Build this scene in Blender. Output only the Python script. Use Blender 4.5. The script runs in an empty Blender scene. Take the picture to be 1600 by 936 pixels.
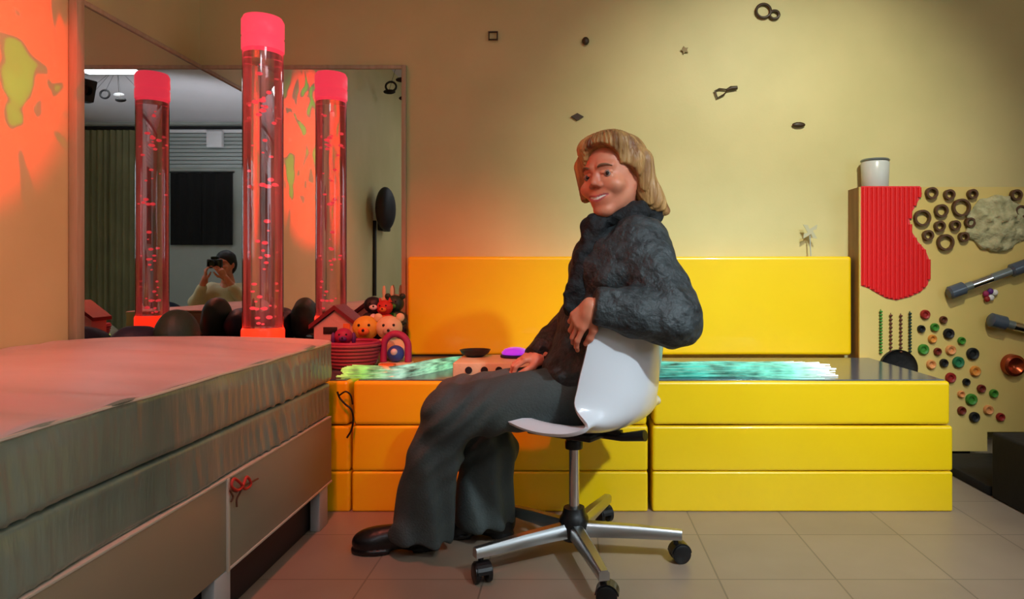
import bpy, bmesh, math, random
import numpy as np
from mathutils import Vector, Matrix, Euler
R = math.radians
rnd = random.Random(7)
S = bpy.context.scene
COL = S.collection
F = 1080.0; CX = 897.0; CY = 425.0; EYE = 0.85     # lens in pixels of the 1600 wide frame, eye height

def at(px, py, Y):
    return Vector(((px-CX)*Y/F, Y, EYE-(py-CY)*Y/F))

# ------------------------------------------------------------------ materials
def srgb(c):
    return tuple(((x/255.0)/12.92 if x/255.0 <= .04045 else ((x/255.0+.055)/1.055)**2.4) for x in c)

def mat(name, rgb, rough=.6, metal=0.0, rgb2=None, nscale=6.0, nmix=.5, bump=0.0, bscale=40.0, emit=None, estr=0.0,
        coat=0.0, spec=None, stretch=(1, 1, 1), trans=0.0, sss=0.0, coord='Object'):
    m = bpy.data.materials.new(name); m.use_nodes = True
    nt = m.node_tree; b = nt.nodes['Principled BSDF']
    c = srgb(rgb)+(1,)
    b.inputs['Base Color'].default_value = c
    b.inputs['Roughness'].default_value = rough
    b.inputs['Metallic'].default_value = metal
    b.inputs['Coat Weight'].default_value = coat
    if spec is not None: b.inputs['Specular IOR Level'].default_value = spec
    b.inputs['Transmission Weight'].default_value = trans
    if sss: 
        b.inputs['Subsurface Weight'].default_value = sss
        b.inputs['Subsurface Radius'].default_value = (.01, .004, .002)
    tc = nt.nodes.new('ShaderNodeTexCoord'); mp = nt.nodes.new('ShaderNodeMapping')
    mp.inputs['Scale'].default_value = stretch
    nt.links.new(tc.outputs[coord], mp.inputs['Vector'])
    if rgb2 is not None:
        n = nt.nodes.new('ShaderNodeTexNoise'); n.inputs['Scale'].default_value = nscale; n.inputs['Detail'].default_value = 5
        nt.links.new(mp.outputs[0], n.inputs['Vector'])
        r = nt.nodes.new('ShaderNodeValToRGB')
        r.color_ramp.elements[0].position = .5-nmix*.35; r.color_ramp.elements[1].position = .5+nmix*.35
        r.color_ramp.elements[0].color = c; r.color_ramp.elements[1].color = srgb(rgb2)+(1,)
        nt.links.new(n.outputs['Fac'], r.inputs[0]); nt.links.new(r.outputs[0], b.inputs['Base Color'])
    if bump:
        n2 = nt.nodes.new('ShaderNodeTexNoise'); n2.inputs['Scale'].default_value = bscale; n2.inputs['Detail'].default_value = 4
        nt.links.new(mp.outputs[0], n2.inputs['Vector'])
        bp = nt.nodes.new('ShaderNodeBump'); bp.inputs['Strength'].default_value = bump; bp.inputs['Distance'].default_value = .01
        nt.links.new(n2.outputs['Fac'], bp.inputs['Height']); nt.links.new(bp.outputs[0], b.inputs['Normal'])
    if emit is not None:
        b.inputs['Emission Color'].default_value = srgb(emit)+(1,)
        b.inputs['Emission Strength'].default_value = estr
    return m

M = {}
M['wall'] = mat('wall_paint', (216, 202, 144), .5, rgb2=(204, 192, 134), nscale=2.5, bump=.03, bscale=90)
M['wall_grey'] = mat('front_wall_paint', (176, 184, 180), .7, rgb2=(166, 176, 172), nscale=2, bump=.03, bscale=90)
M['ceiling'] = mat('ceiling_paint', (226, 224, 232), .8, bump=.03, bscale=80)
M['yellow'] = mat('yellow_vinyl', (248, 206, 16), .32, rgb2=(244, 200, 10), nscale=3, bump=.06, bscale=9, coat=.3)
M['slate'] = mat('slate_vinyl', (78, 88, 104), .16, bump=.05, bscale=14)
M['dark'] = mat('dark_gap', (24, 18, 12), .8)
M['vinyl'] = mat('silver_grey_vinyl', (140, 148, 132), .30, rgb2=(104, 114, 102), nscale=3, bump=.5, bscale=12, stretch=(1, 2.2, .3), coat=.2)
M['vinyltop_lit'] = mat('mattress_top_lit_vinyl', (206, 186, 180), .40, rgb2=(180, 160, 154), nscale=4, bump=.2, bscale=9, stretch=(.4, 1, 1))  # mattress vinyl with the pink light from above put into its colour
M['panel'] = mat('grey_beige_laminate', (146, 138, 116), .45, rgb2=(138, 130, 108), nscale=2)
M['edge'] = mat('pale_edge_strip', (196, 186, 168), .4)
M['leggrey'] = mat('pale_grey_leg', (168, 176, 174), .45)
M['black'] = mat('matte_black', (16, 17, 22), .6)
M['blackpl'] = mat('black_plastic', (14, 14, 16), .3)
M['blackmat'] = mat('black_mat_vinyl', (7, 8, 18), .75, rgb2=(5, 6, 12), nscale=3, bump=.1)
M['frame'] = mat('pale_wood_frame', (186, 168, 136), .45, rgb2=(172, 152, 120), nscale=8, stretch=(6, 6, .6))
M['mirror'] = mat('mirror_silver', (226, 228, 226), .0, metal=1.0)
M['white'] = mat('white_gloss_plastic', (232, 234, 240), .22, coat=.4)
M['metal'] = mat('brushed_steel', (190, 192, 192), .28, metal=1.0)
M['chrome'] = mat('chrome', (220, 220, 222), .12, metal=1.0)
M['rubber'] = mat('caster_black', (12, 12, 14), .35)
M['skin'] = mat('skin', (232, 150, 116), .42, rgb2=(218, 124, 94), nscale=14, bump=.04, bscale=120, sss=.15)
M['lip'] = mat('lips', (196, 96, 96), .35)
M['teeth'] = mat('teeth', (236, 226, 212), .3)
M['eye'] = mat('eye_white', (150, 128, 118), .2)
M['iris'] = mat('iris_dark', (40, 28, 22), .15)
M['brow'] = mat('brow_hair', (126, 84, 56), .7)
M['hair'] = mat('blond_hair', (214, 166, 100), .42, rgb2=(118, 68, 42), nscale=22, nmix=.6, bump=.7, bscale=60, stretch=(1.6, 1.6, .25))
M['jacket'] = mat('charcoal_crinkled_jacket', (64, 71, 73), .6, rgb2=(20, 23, 25), nscale=26, nmix=.6, bump=1.0, bscale=48)
M['scarf'] = mat('black_ruffled_scarf', (28, 30, 32), .8, rgb2=(12, 13, 16), nscale=30, bump=.9, bscale=60)
M['trousers'] = mat('dark_grey_trousers', (84, 94, 92), .8, rgb2=(64, 72, 72), nscale=7, bump=.25, bscale=160)
M['shoe'] = mat('black_shoe', (14, 14, 16), .35, bump=.1, bscale=60)
M['board'] = mat('tactile_board_wood', (222, 192, 118), .5, rgb2=(208, 184, 104), nscale=3, nmix=.8)
M['boardside'] = mat('board_side_wood', (150, 112, 70), .55, rgb2=(130, 94, 56), nscale=7, stretch=(4, 4, .5))
M['red'] = mat('red_corrugated', (226, 30, 34), .38)
M['ring'] = mat('brown_ring', (86, 52, 20), .5)
M['fur'] = mat('sage_lambswool', (196, 190, 152), .95, rgb2=(160, 154, 116), nscale=30, bump=.9, bscale=60)
M['steelblue'] = mat('grey_blue_tube', (128, 136, 138), .3, metal=.4)
M['copper'] = mat('copper', (170, 74, 40), .25, metal=.8)
M['ceramic'] = mat('white_ceramic', (214, 216, 216), .25, rgb2=(196, 200, 202), nscale=5)
M['olive'] = mat('olive_curtain', (138, 136, 98), .8, rgb2=(124, 122, 88), nscale=3)
M['darkcurtain'] = mat('black_curtain', (10, 10, 12), .9)
M['blind'] = mat('grey_blind', (170, 180, 180), .6)
def bcol(n, c): 
    M[n] = mat(n, c, .55, bump=.2, bscale=60)
for n, c in dict(b_red=(150, 30, 26), b_dkred=(110, 34, 20), b_green=(60, 130, 40), b_teal=(30, 110, 70), b_black=(18, 18, 20),
                 b_orange=(216, 140, 56), b_brown=(96, 48, 26), b_lorange=(222, 150, 90),
                 p_black=(18, 18, 24), p_white=(226, 222, 222), p_cream=(214, 200, 158), p_green=(26, 52, 38), p_red=(190, 44, 36),
                 p_yellow=(216, 180, 60), p_blue=(44, 78, 160), p_magenta=(160, 36, 90), p_rose=(160, 66, 86), p_roof=(110, 26, 38),
                 p_house=(206, 170, 160), p_purple=(90, 40, 120), p_orange=(220, 120, 50), p_tan=(176, 164, 140), p_navy=(20, 26, 48)).items():
    bcol(n, c)

# ------------------------------------------------------------------ object helpers
def tag(o, label=None, cat=None, group=None, kind=None):
    if label: o['label'] = label
    if cat: o['category'] = cat
    if group: o['group'] = group
    if kind: o['kind'] = kind
    return o

def empty(name, loc, label, cat, group=None, rz=0):
    o = bpy.data.objects.new(name, None); COL.objects.link(o)
    o.location = loc; o.rotation_euler = (0, 0, rz); o.empty_display_size = .1
    return tag(o, label, cat, group)

def link(name, me, m, parent=None, smooth=True, world=True):
    """mesh given in world coordinates; kept there when parented"""
    o = bpy.data.objects.new(name, me); COL.objects.link(o)
    ms = m if isinstance(m, (list, tuple)) else [m]
    for k in ms: me.materials.append(k)
    if smooth:
        for p in me.polygons: p.use_smooth = True
        try: me.set_sharp_from_angle(angle=R(42))
        except Exception: pass
    if parent:
        o.parent = parent
        if world:
            root = parent; mw = Matrix.Identity(4)
            while root is not None:
                mw = Matrix.LocRotScale(root.location, root.rotation_euler, root.scale) @ mw
                root = root.parent
            me.transform(mw.inverted())
    return o

def origin_to_base(o):
    """move a top-level mesh's origin to its own base"""
    me = o.data
    n = len(me.vertices); co = np.empty(n*3); me.vertices.foreach_get('co', co); co = co.reshape(-1, 3)
    c = Vector(((co[:, 0].min()+co[:, 0].max())/2, (co[:, 1].min()+co[:, 1].max())/2, co[:, 2].min()))
    me.transform(Matrix.Translation(-c)); o.location = c
    return o

class MB:
    def __init__(s): s.bm = bmesh.new()
    def box(s, a, b, bev=0.0, seg=2, mi=0, rot=None, piv=None):
        a = Vector(a); b = Vector(b)
        r = bmesh.ops.create_cube(s.bm, size=1.0)
        vs = r['verts']
        bmesh.ops.scale(s.bm, vec=(abs(b.x-a.x), abs(b.y-a.y), abs(b.z-a.z)), verts=vs)
        bmesh.ops.translate(s.bm, vec=(a+b)/2, verts=vs)
        fs = set(f for v in vs for f in v.link_faces)
        for f in fs: f.material_index = mi
        if rot is not None:
            bmesh.ops.rotate(s.bm, cent=piv if piv is not None else (a+b)/2, matrix=rot, verts=vs)
        if bev > 0:
            es = list(set(e for v in vs for e in v.link_edges))
            bmesh.ops.bevel(s.bm, geom=es, offset=bev, segments=seg, affect='EDGES', profile=.5)
        return s
    def tube(s, pts, rad, n=12, mi=0, closed=False, cap=True):
        pts = [Vector(p) for p in pts]
        rads = rad if isinstance(rad, (list, tuple)) else [rad]*len(pts)
        N = len(pts); rings = []; prev = None
        for i, p in enumerate(pts):
            if closed: t = pts[(i+1) % N]-pts[i-1]
            else: t = pts[min(i+1, N-1)]-pts[max(i-1, 0)]
            if t.length < 1e-9: t = Vector((0, 0, 1))
            t.normalize()
            if prev is None:
                u = t.orthogonal().normalized()
            else:
                u = prev-t*prev.dot(t)
                u = u.normalized() if u.length > 1e-6 else t.orthogonal().normalized()
            prev = u; v = t.cross(u)
            rings.append([s.bm.verts.new(p+(u*math.cos(2*math.pi*k/n)+v*math.sin(2*math.pi*k/n))*rads[i]) for k in range(n)])
        rng = range(N) if closed else range(N-1)
        for i in rng:
            a = rings[i]; b = rings[(i+1) % N]
            for k in range(n):
                f = s.bm.faces.new((a[k], a[(k+1) % n], b[(k+1) % n], b[k])); f.material_index = mi
        if cap and not closed:
            f = s.bm.faces.new(rings[0][::-1]); f.material_index = mi
            f = s.bm.faces.new(rings[-1]); f.material_index = mi
        return s
    def lathe(s, prof, c=(0, 0, 0), n=32, mi=0, rot=None):
        """prof: (radius, z) list"""
        c = Vector(c); rings = []
        for r, z in prof:
            if r < 1e-5: rings.append([s.bm.verts.new((0, 0, z))])
            else: rings.append([s.bm.verts.new((r*math.cos(2*math.pi*k/n), r*math.sin(2*math.pi*k/n), z)) for k in range(n)])
        for a, b in zip(rings, rings[1:]):
            if len(a) == 1 and len(b) == 1: continue
            for k in range(n):
                if len(a) == 1: f = s.bm.faces.new((a[0], b[(k+1) % n], b[k]))
                elif len(b) == 1: f = s.bm.faces.new((a[k], a[(k+1) % n], b[0]))
                else: f = s.bm.faces.new((a[k], a[(k+1) % n], b[(k+1) % n], b[k]))
                f.material_index = mi
        vs = [v for r in rings for v in r]
        if rot is not None: bmesh.ops.rotate(s.bm, cent=(0, 0, 0), matrix=rot, verts=vs)
        bmesh.ops.translate(s.bm, vec=c, verts=vs)
        return s
    def ball(s, c, r, u=20, v=12, mi=0, rot=None):
        r3 = r if isinstance(r, (list, tuple)) else (r, r, r)
        q = bmesh.ops.create_uvsphere(s.bm, u_segments=u, v_segments=v, radius=1.0); vs = q['verts']
        bmesh.ops.scale(s.bm, vec=r3, verts=vs)
        if rot is not None: bmesh.ops.rotate(s.bm, cent=(0, 0, 0), matrix=rot, verts=vs)
        bmesh.ops.translate(s.bm, vec=c, verts=vs)
        for f in set(f for w in vs for f in w.link_faces): f.material_index = mi
        return s
    def torus(s, c, Rr, r, axis='Y', n=24, m=8, mi=0, squash=1.0):
        pts = []
        for k in range(n):
            a = 2*math.pi*k/n
            u, v = Rr*math.cos(a), Rr*squash*math.sin(a)
            p = {'Y': (u, 0, v), 'Z': (u, v, 0), 'X': (0, u, v)}[axis]
            pts.append(Vector(c)+Vector(p))
        return s.tube(pts, r, m, mi, closed=True)
    def prism(s, pts, d, mi=0):
        """closed outline (3d points) pushed along d"""
        d = Vector(d); a = [s.bm.verts.new(Vector(p)) for p in pts]; b = [s.bm.verts.new(Vector(p)+d) for p in pts]
        n = len(a)
        f1 = s.bm.faces.new(a); f2 = s.bm.faces.new(b[::-1]); f1.material_index = f2.material_index = mi
        for k in range(n):
            f = s.bm.faces.new((a[k], b[k], b[(k+1) % n], a[(k+1) % n])); f.material_index = mi
        return s
    def build(s, name, m, parent=None, smooth=True, base=False):
        bmesh.ops.recalc_face_normals(s.bm, faces=s.bm.faces)
        me = bpy.data.meshes.new(name); s.bm.to_mesh(me); s.bm.free()
        o = link(name, me, m, parent, smooth)
        if base and not parent: origin_to_base(o)
        return o

def soft_box(lo, hi, r, nx, ny, nz, disp=None):
    """rounded cushion mesh in world coordinates; disp(P,N)->offset along the normal"""
    lo = np.array(lo, float); hi = np.array(hi, float)
    def ax(a, b, n):
        e = np.array([0, .18, .45, .75, 1.0])*r*1.35
        return np.concatenate([a+e, np.linspace(a+1.35*r, b-1.35*r, n+2)[1:-1], (b-e)[::-1]])
    A = [ax(lo[i], hi[i], n) for i, n in enumerate((nx, ny, nz))]
    verts = {}; V = []; Fc = []
    def vid(i, j, k):
        key = (i, j, k)
        if key not in verts:
            verts[key] = len(V); V.append((A[0][i], A[1][j], A[2][k]))
        return verts[key]
    n = [len(a)-1 for a in A]
    for k in (0, n[2]):
        for i in range(n[0]):
            for j in range(n[1]):
                q = [vid(i, j, k), vid(i+1, j, k), vid(i+1, j+1, k), vid(i, j+1, k)]
                Fc.append(q if k else q[::-1])
    for j in (0, n[1]):
        for i in range(n[0]):
            for k in range(n[2]):
                q = [vid(i, j, k), vid(i+1, j, k), vid(i+1, j, k+1), vid(i, j, k+1)]
                Fc.append(q[::-1] if j else q)
    for i in (0, n[0]):
        for j in range(n[1]):
            for k in range(n[2]):
                q = [vid(i, j, k), vid(i, j+1, k), vid(i, j+1, k+1), vid(i, j, k+1)]
                Fc.append(q if i else q[::-1])
    P = np.array(V); Q = np.clip(P, lo+r, hi-r); D = P-Q
    L = np.linalg.norm(D, axis=1, keepdims=True); L[L < 1e-9] = 1; Nn = D/L
    P = Q+Nn*r
    if disp is not None: P = P+Nn*disp(P, Nn)[:, None]
    me = bpy.data.meshes.new('soft'); me.from_pydata(P.tolist(), [], Fc); me.update()
    return me

# ------------------------------------------------------------------ signed distance modelling (people, plush)
def rcone(a, b, ra, rb):
    a = np.array(a, float); b = np.array(b, float)
    def f(P):
        ab = b-a; t = np.clip(((P-a)@ab)/max(ab@ab, 1e-9), 0, 1)
        return np.linalg.norm(P-(a+t[:, None]*ab), axis=1)-(ra+(rb-ra)*t)
    return f
def ell(c, r, rot=None):
    c = np.array(c, float); r = np.array(r, float)
    Mx = np.array(rot) if rot is not None else np.eye(3)
    def f(P):
        q = (P-c)@Mx
        k0 = np.linalg.norm(q/r, axis=1); k1 = np.linalg.norm(q/(r*r), axis=1)
        return k0*(k0-1)/np.maximum(k1, 1e-9)
    return f
def smin(a, b, k):
    h = np.maximum(k-np.abs(a-b), 0)/k
    return np.minimum(a, b)-h*h*k*.25
def smax(a, b, k): return -smin(-a, -b, k)
def union(prims, k):
    def f(P):
        d = prims[0](P)
        for q in prims[1:]: d = smin(d, q(P), k)
        return d
    return f
def vnoise(P, s, seed=0.0):
    x, y, z = (P*s).T
    x = x+seed*1.7; y = y+seed*2.3; z = z+seed*.9
    a = np.sin(x+1.3*np.sin(y*.9+.5)+.7*np.sin(z*1.7))
    b = np.sin(y*1.1+1.2*np.sin(z*1.1+2.1)+.6*np.sin(x*1.5))
    c = np.sin(z*.95+1.1*np.sin(x*1.05+4.2)+.8*np.sin(y*1.3))
    return (a+b+c)/3

def surfnet(f, lo, hi, h):
    lo = np.array(lo, float); hi = np.array(hi, float)
    n = np.ceil((hi-lo)/h).astype(int)+1
    G = np.empty(n, dtype=np.float32)
    ys, zs = np.meshgrid(lo[1]+h*np.arange(n[1]), lo[2]+h*np.arange(n[2]), indexing='ij')
    st = max(1, 400000//(n[1]*n[2]))
    for i in range(0, n[0], st):
        xs = lo[0]+h*np.arange(i, min(n[0], i+st))
        P = np.empty((len(xs), n[1], n[2], 3)); P[..., 0] = xs[:, None, None]; P[..., 1] = ys; P[..., 2] = zs
        G[i:i+len(xs)] = f(P.reshape(-1, 3)).reshape(len(xs), n[1], n[2])
    I = G < 0
    c = n-1
    acc = np.zeros(tuple(c)+(3,)); cnt = np.zeros(tuple(c))
    corner = [(i, j, k) for i in (0, 1) for j in (0, 1) for k in (0, 1)]
    def sl(A, o): return A[o[0]:o[0]+c[0], o[1]:o[1]+c[1], o[2]:o[2]+c[2]]
    for o in corner:
        for ax in range(3):
            if o[ax]: continue
            p = list(o); p[ax] = 1
            a = sl(G, o); b = sl(G, p); m = sl(I, o) != sl(I, p)
            t = np.where(m, a/np.where(m, a-b, 1), 0)
            for d in range(3):
                acc[..., d] += np.where(m, o[d]+(t if d == ax else 0), 0)
            cnt += m
    act = cnt > 0
    idx = -np.ones(tuple(c), dtype=int); idx[act] = np.arange(act.sum())
    ijk = np.argwhere(act)
    V = lo+h*(ijk+acc[act]/cnt[act][:, None])
    Fs = []
    for ax in range(3):
        u, v = (ax+1) % 3, (ax+2) % 3
        sa = [slice(1, c[d]) for d in range(3)]; sa[ax] = slice(0, c[ax])
        sb = list(sa); sb[ax] = slice(1, c[ax]+1)
        A = I[tuple(sa)]; B = I[tuple(sb)]
        for flip, mm in ((False, A & ~B), (True, ~A & B)):
            e = np.argwhere(mm)
            if not len(e): continue
            off = np.array([1, 1, 1]); off[ax] = 0; e = e+off
            def g(du, dv):
                q = e.copy(); q[:, u] += du; q[:, v] += dv
                return idx[q[:, 0], q[:, 1], q[:, 2]]
            quad = np.stack([g(-1, -1), g(0, -1), g(0, 0), g(-1, 0)], 1)
            Fs.append(quad[:, ::-1] if flip else quad)
    Q = np.concatenate(Fs)
    Q = Q[(Q >= 0).all(1)]
    return V, Q

def mesh_np(name, V, Q):
    me = bpy.data.meshes.new(name); me.from_pydata(V.tolist(), [], Q.tolist()); me.update(); return me
def sdf_obj(name, f, lo, hi, h, m, parent=None):
    V, Q = surfnet(f, lo, hi, h)
    me = mesh_np(name, V, Q)
    return link(name, me, m, parent)
# ------------------------------------------------------------------ the room
XL, YB, XR, YF, H = -1.76, 3.25, 3.0, -2.5, 2.80
def struct(name, mb, m):
    o = mb.build(name, m, smooth=False); o['kind'] = 'structure'; return o
T = .12
# floor with square beige tiles
fm = bpy.data.materials.new('floor_tiles'); fm.use_nodes = True
nt = fm.node_tree; b = nt.nodes['Principled BSDF']
tc = nt.nodes.new('ShaderNodeTexCoord'); mp = nt.nodes.new('ShaderNodeMapping')
mp.inputs['Location'].default_value = (-.40/.325+.0, .12, 0); mp.inputs['Scale'].default_value = (1/.325, 1/.325, 1)
br = nt.nodes.new('ShaderNodeTexBrick'); br.offset = 0; br.inputs['Scale'].default_value = 1
br.inputs['Brick Width'].default_value = 1; br.inputs['Row Height'].default_value = 1; br.inputs['Mortar Size'].default_value = .008
br.inputs['Color1'].default_value = srgb((160, 140, 120))+(1,); br.inputs['Color2'].default_value = srgb((153, 135, 116))+(1,)
br.inputs['Mortar'].default_value = srgb((122, 108, 92))+(1,)
nz = nt.nodes.new('ShaderNodeTexNoise'); nz.inputs['Scale'].default_value = 5; nz.inputs['Detail'].default_value = 6
mx = nt.nodes.new('ShaderNodeMix'); mx.data_type = 'RGBA'; mx.blend_type = 'MULTIPLY'; mx.inputs['Factor'].default_value = .35
cr = nt.nodes.new('ShaderNodeValToRGB'); cr.color_ramp.elements[0].position = .3; cr.color_ramp.elements[0].color = (.7, .68, .66, 1); cr.color_ramp.elements[1].position = .7
nt.links.new(tc.outputs['Object'], mp.inputs[0]); nt.links.new(mp.outputs[0], br.inputs['Vector']); nt.links.new(tc.outputs['Object'], nz.inputs['Vector'])
nt.links.new(nz.outputs['Fac'], cr.inputs[0]); nt.links.new(br.outputs['Color'], mx.inputs['A']); nt.links.new(cr.outputs[0], mx.inputs['B'])
nt.links.new(mx.outputs['Result'], b.inputs['Base Color']); b.inputs['Roughness'].default_value = .38
M['floor'] = fm
struct('floor', MB().box((XL-T, YF-T, -T), (XR+T, YB+T, 0)), M['floor'])
struct('ceiling', MB().box((XL-T, YF-T, H), (XR+T, YB+T, H+T)), M['ceiling'])
struct('wall_back', MB().box((XL-T, YB, 0), (XR+T, YB+T, H)), M['wall'])
struct('wall_left', MB().box((XL-T, YF, 0), (XL, YB, H)), M['wall'])
struct('wall_front', MB().box((XL-T, YF-T, 0), (XR+T, YF, H)), M['wall_grey'])
# right wall with a window opening y -.9..1.1, z .95..2.15
w = MB()
for a, c in (((XR, YF, 0), (XR+T, YB, .95)), ((XR, YF, 2.15), (XR+T, YB, H)), ((XR, YF, .95), (XR+T, -.9, 2.15)), ((XR, 1.1, .95), (XR+T, YB, 2.15))):
    w.box(a, c)
struct('wall_right', w, M['wall'])
wf = MB()
for a, c in (((XR+.02, -.9, .95), (XR+.08, -.84, 2.15)), ((XR+.02, 1.04, .95), (XR+.08, 1.1, 2.15)), ((XR+.02, -.84, .95), (XR+.08, 1.04, 1.01)),
             ((XR+.02, -.84, 2.09), (XR+.08, 1.04, 2.15)), ((XR+.03, .07, 1.01), (XR+.07, .13, 2.09))): wf.box(a, c, .004)
win = struct('window_1', wf, M['white'])
gm = bpy.data.materials.new('window_glass'); gm.use_nodes = True; nt = gm.node_tree; nt.nodes.clear()
o_ = nt.nodes.new('ShaderNodeOutputMaterial'); t_ = nt.nodes.new('ShaderNodeBsdfTransparent'); g_ = nt.nodes.new('ShaderNodeBsdfGlossy'); g_.inputs['Roughness'].default_value = .02
x_ = nt.nodes.new('ShaderNodeMixShader'); x_.inputs[0].default_value = .06
nt.links.new(t_.outputs[0], x_.inputs[1]); nt.links.new(g_.outputs[0], x_.inputs[2]); nt.links.new(x_.outputs[0], o_.inputs[0])
M['glass'] = gm
pn = MB().box((XR+.045, -.84, 1.01), (XR+.051, .07, 2.09)).box((XR+.045, .13, 1.01), (XR+.051, 1.04, 2.09)).build('pane', gm, win, smooth=False)
# skirting on the visible back wall
bb = MB().box((1.30, YB-.015, 0), (XR, YB, .07), .003); struct('baseboard_back', bb, M['frame'])
# dark cornice line round the front wall (seen in the mirrors)
struct('trim_1', MB().box((XL, YF, 2.70), (XR, YF+.04, 2.735), .004), M['black'])

# ------------------------------------------------------------------ mirrors
MX, MY = XL+.012, YB-.012
def mirror(name, label, a, b, axis):
    # a,b : corners of the glass; frame along all sides
    t = empty(name, ((a[0]+b[0])/2, (a[1]+b[1])/2, a[2]), label, 'mirror', 'wall mirrors meeting in the corner')
    g = MB().box(a, b).build('glass', M['mirror'], t, smooth=False)
    return t
mz0, mz1 = .50, 1.80
mb_ = mirror('wall_mirror', 'large framed mirror on the back wall left of the yellow backrest', (MX, MY, mz0), (-.80, YB-.002, mz1), 'y')
f = MB(); f.box((-.806, MY-.012, mz0-.02), (-.786, YB-.002, mz1+.018), .003).box((MX+.002, MY-.008, mz1), (-.806, YB-.002, mz1+.018), .003).box((MX+.002, MY-.008, mz0-.02), (-.806, YB-.002, mz0), .003)
f.build('frame', M['frame'], mb_)
ml_ = mirror('wall_mirror', 'framed mirror on the left wall beside the projected red light', (XL+.002, 2.442, mz0), (MX, MY, mz1), 'x')
f = MB(); f.box((XL+.002, 2.402, mz0-.02), (MX+.02, 2.442, 2.8), .003).box((XL+.002, 2.442, mz1), (MX+.008, MY, mz1+.018), .003).box((XL+.002, 2.442, mz0-.02), (MX+.008, MY, mz0), .003)
f.build('frame', M['frame'], ml_)

# ------------------------------------------------------------------ yellow foam benches
BF, BK = 2.448, 3.115
zs = (.143, .306, .4624)
mods = [(-1.755, -.795, 'behind the bed corner'), (-.787, .262, 'behind the seated woman'), (.277, 1.337, 'right of the dark gap, beside the tactile board')]
def puff(P, N, a=.0015, s=9):
    return a*vnoise(P, s)
for i, (x0, x1, wh) in enumerate(mods):
    e = .006 if i == 2 else 0
    t = empty('foam_bench', ((x0+x1)/2, (BF+BK)/2, 0), 'yellow vinyl foam bench base block '+wh, 'foam bench', 'yellow bench bases along the wall')
    yk = BK if i == 2 else 3.225
    link('lower_block', soft_box((x0, BF, 0.0), (x1+e, yk, zs[0]-.001), .008, 30, 10, 4, puff), M['yellow'], t)
    link('upper_block', soft_box((x0, BF, zs[0]+.001), (x1+e, yk, zs[1]-.002), .010, 30, 10, 4, puff), M['yellow'], t)
    c = empty('bench_cushion', ((x0+x1)/2, (BF+BK)/2, zs[1]), ['yellow seat cushion under the bubble tube in the mirrored corner', 'yellow seat cushion lit orange, under the dotted activity box', 'yellow seat cushion with slate top beside the tactile board'][i], 'cushion', 'yellow cushions on the bench')
    link('pad', soft_box((x0+.004, BF, zs[1]+.002), (x1-.004, yk, zs[2]), .012, 30, 10, 5, puff), M['yellow'], c)
    link('top_cover', soft_box((x0+.018, BF+.016, zs[2]-.0015), (x1-.016, yk-.016, zs[2]+.0035), .0022, 12, 8, 1), M['slate'], c)
bk = link('backrest_pad', soft_box((-.765, 3.165, .468), (1.272, 3.245, .922), .014, 60, 3, 16, lambda P, N: .002*vnoise(P, 5)), M['yellow'])
tag(origin_to_base(bk), 'long yellow padded backrest fixed along the back wall, orange at its left', 'backrest')

# ------------------------------------------------------------------ bed with mattresses
bx0, bx1, by0, by1 = XL+.003, -.83, -.60, 2.376
def pleat(P, N, crown=1.0):
    side = (N[:, 0] > .6)
    top = N[:, 2] > .6
    ridges = np.sin(P[:, 1]*150+5*np.sin(P[:, 1]*11)+38*P[:, 2])*.5+.5
    zm = np.clip((P[:, 2].max()-P[:, 2]-.012)/.03, 0, 1)
    env = np.clip(vnoise(P*np.array([1, 1, .1]), 5, 2)+.35, 0, 1)
    d = side*zm*(.0055*ridges**3*env+.0045*vnoise(P, 12))
    d = d+crown*top*(.020*np.clip(1-((P[:, 0]-(bx0+bx1)/2)/.5)**2, 0, 1)+.005*vnoise(P*np.array([.5, 2.2, 1]), 8, 1)+.0045*np.sin(P[:, 1]*34+3*np.sin(P[:, 0]*5))*np.clip(vnoise(P, 6, 7)+.5, 0, 1))
    return d
t = empty('bed_mattress', ((bx0+bx1)/2, (by0+by1)/2, .47), 'thick silver-grey vinyl mattress lit pink on top', 'mattress', 'mattresses stacked on the bed')
link('mattress_body', soft_box((bx0, by0, .476), (bx1, by1, .612), .014, 60, 340, 14, pleat), [M['vinyltop_lit']], t)
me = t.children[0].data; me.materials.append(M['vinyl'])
for p in me.polygons: p.material_index = 0 if p.normal.z > .75 else 1  # upward faces get the pink-lit colour, the rest the darker vinyl
p_ = []
for k in range(120): p_.append((bx1-.001+.001*math.sin(k*.9), by0+.02+(by1-by0-.04)*k/119, .6075+.001*math.sin(k*.37)))
MB().tube(p_, .0035, 6).build('piping', M['edge'], t)
t = empty('bed_mattress', ((bx0+bx1)/2, (by0+by1)/2, .36), 'thinner grey vinyl mattress under the thick pink-lit one', 'mattress', 'mattresses stacked on the bed')
link('mattress_body', soft_box((bx0, by0, .3585), (bx1-.006, by1-.005, .472), .012, 20, 340, 14, lambda P, N: pleat(P, N, 0)), M['vinyl'], t)
bed = empty('platform_bed', ((bx0+bx1)/2, (by0+by1)/2, 0), 'grey-beige laminate bed base with side panels and legs', 'bed')
MB().box((bx0, by0, .30), (bx1-.022, by1-.03, .352), .003).build('platform', M['panel'], bed)
MB().box((bx1-.022, 1.665, .135), (bx1-.002, by1-.004, .354), .003).build('side_panel', M['panel'], bed)
MB().box((bx1-.022, by0, .135), (bx1-.002, 1.655, .354), .003).build('side_panel', M['panel'], bed)
MB().box((bx1-.02, 1.655, .13), (bx1+.002, 1.665, .354), .001).box((bx1-.021, 1.665, .130), (bx1, by1-.004, .137), .001).box((bx1-.021, by0, .352), (bx1, by1-.01, .3575), .001).build('edge_trim', M['edge'], bed)
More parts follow.
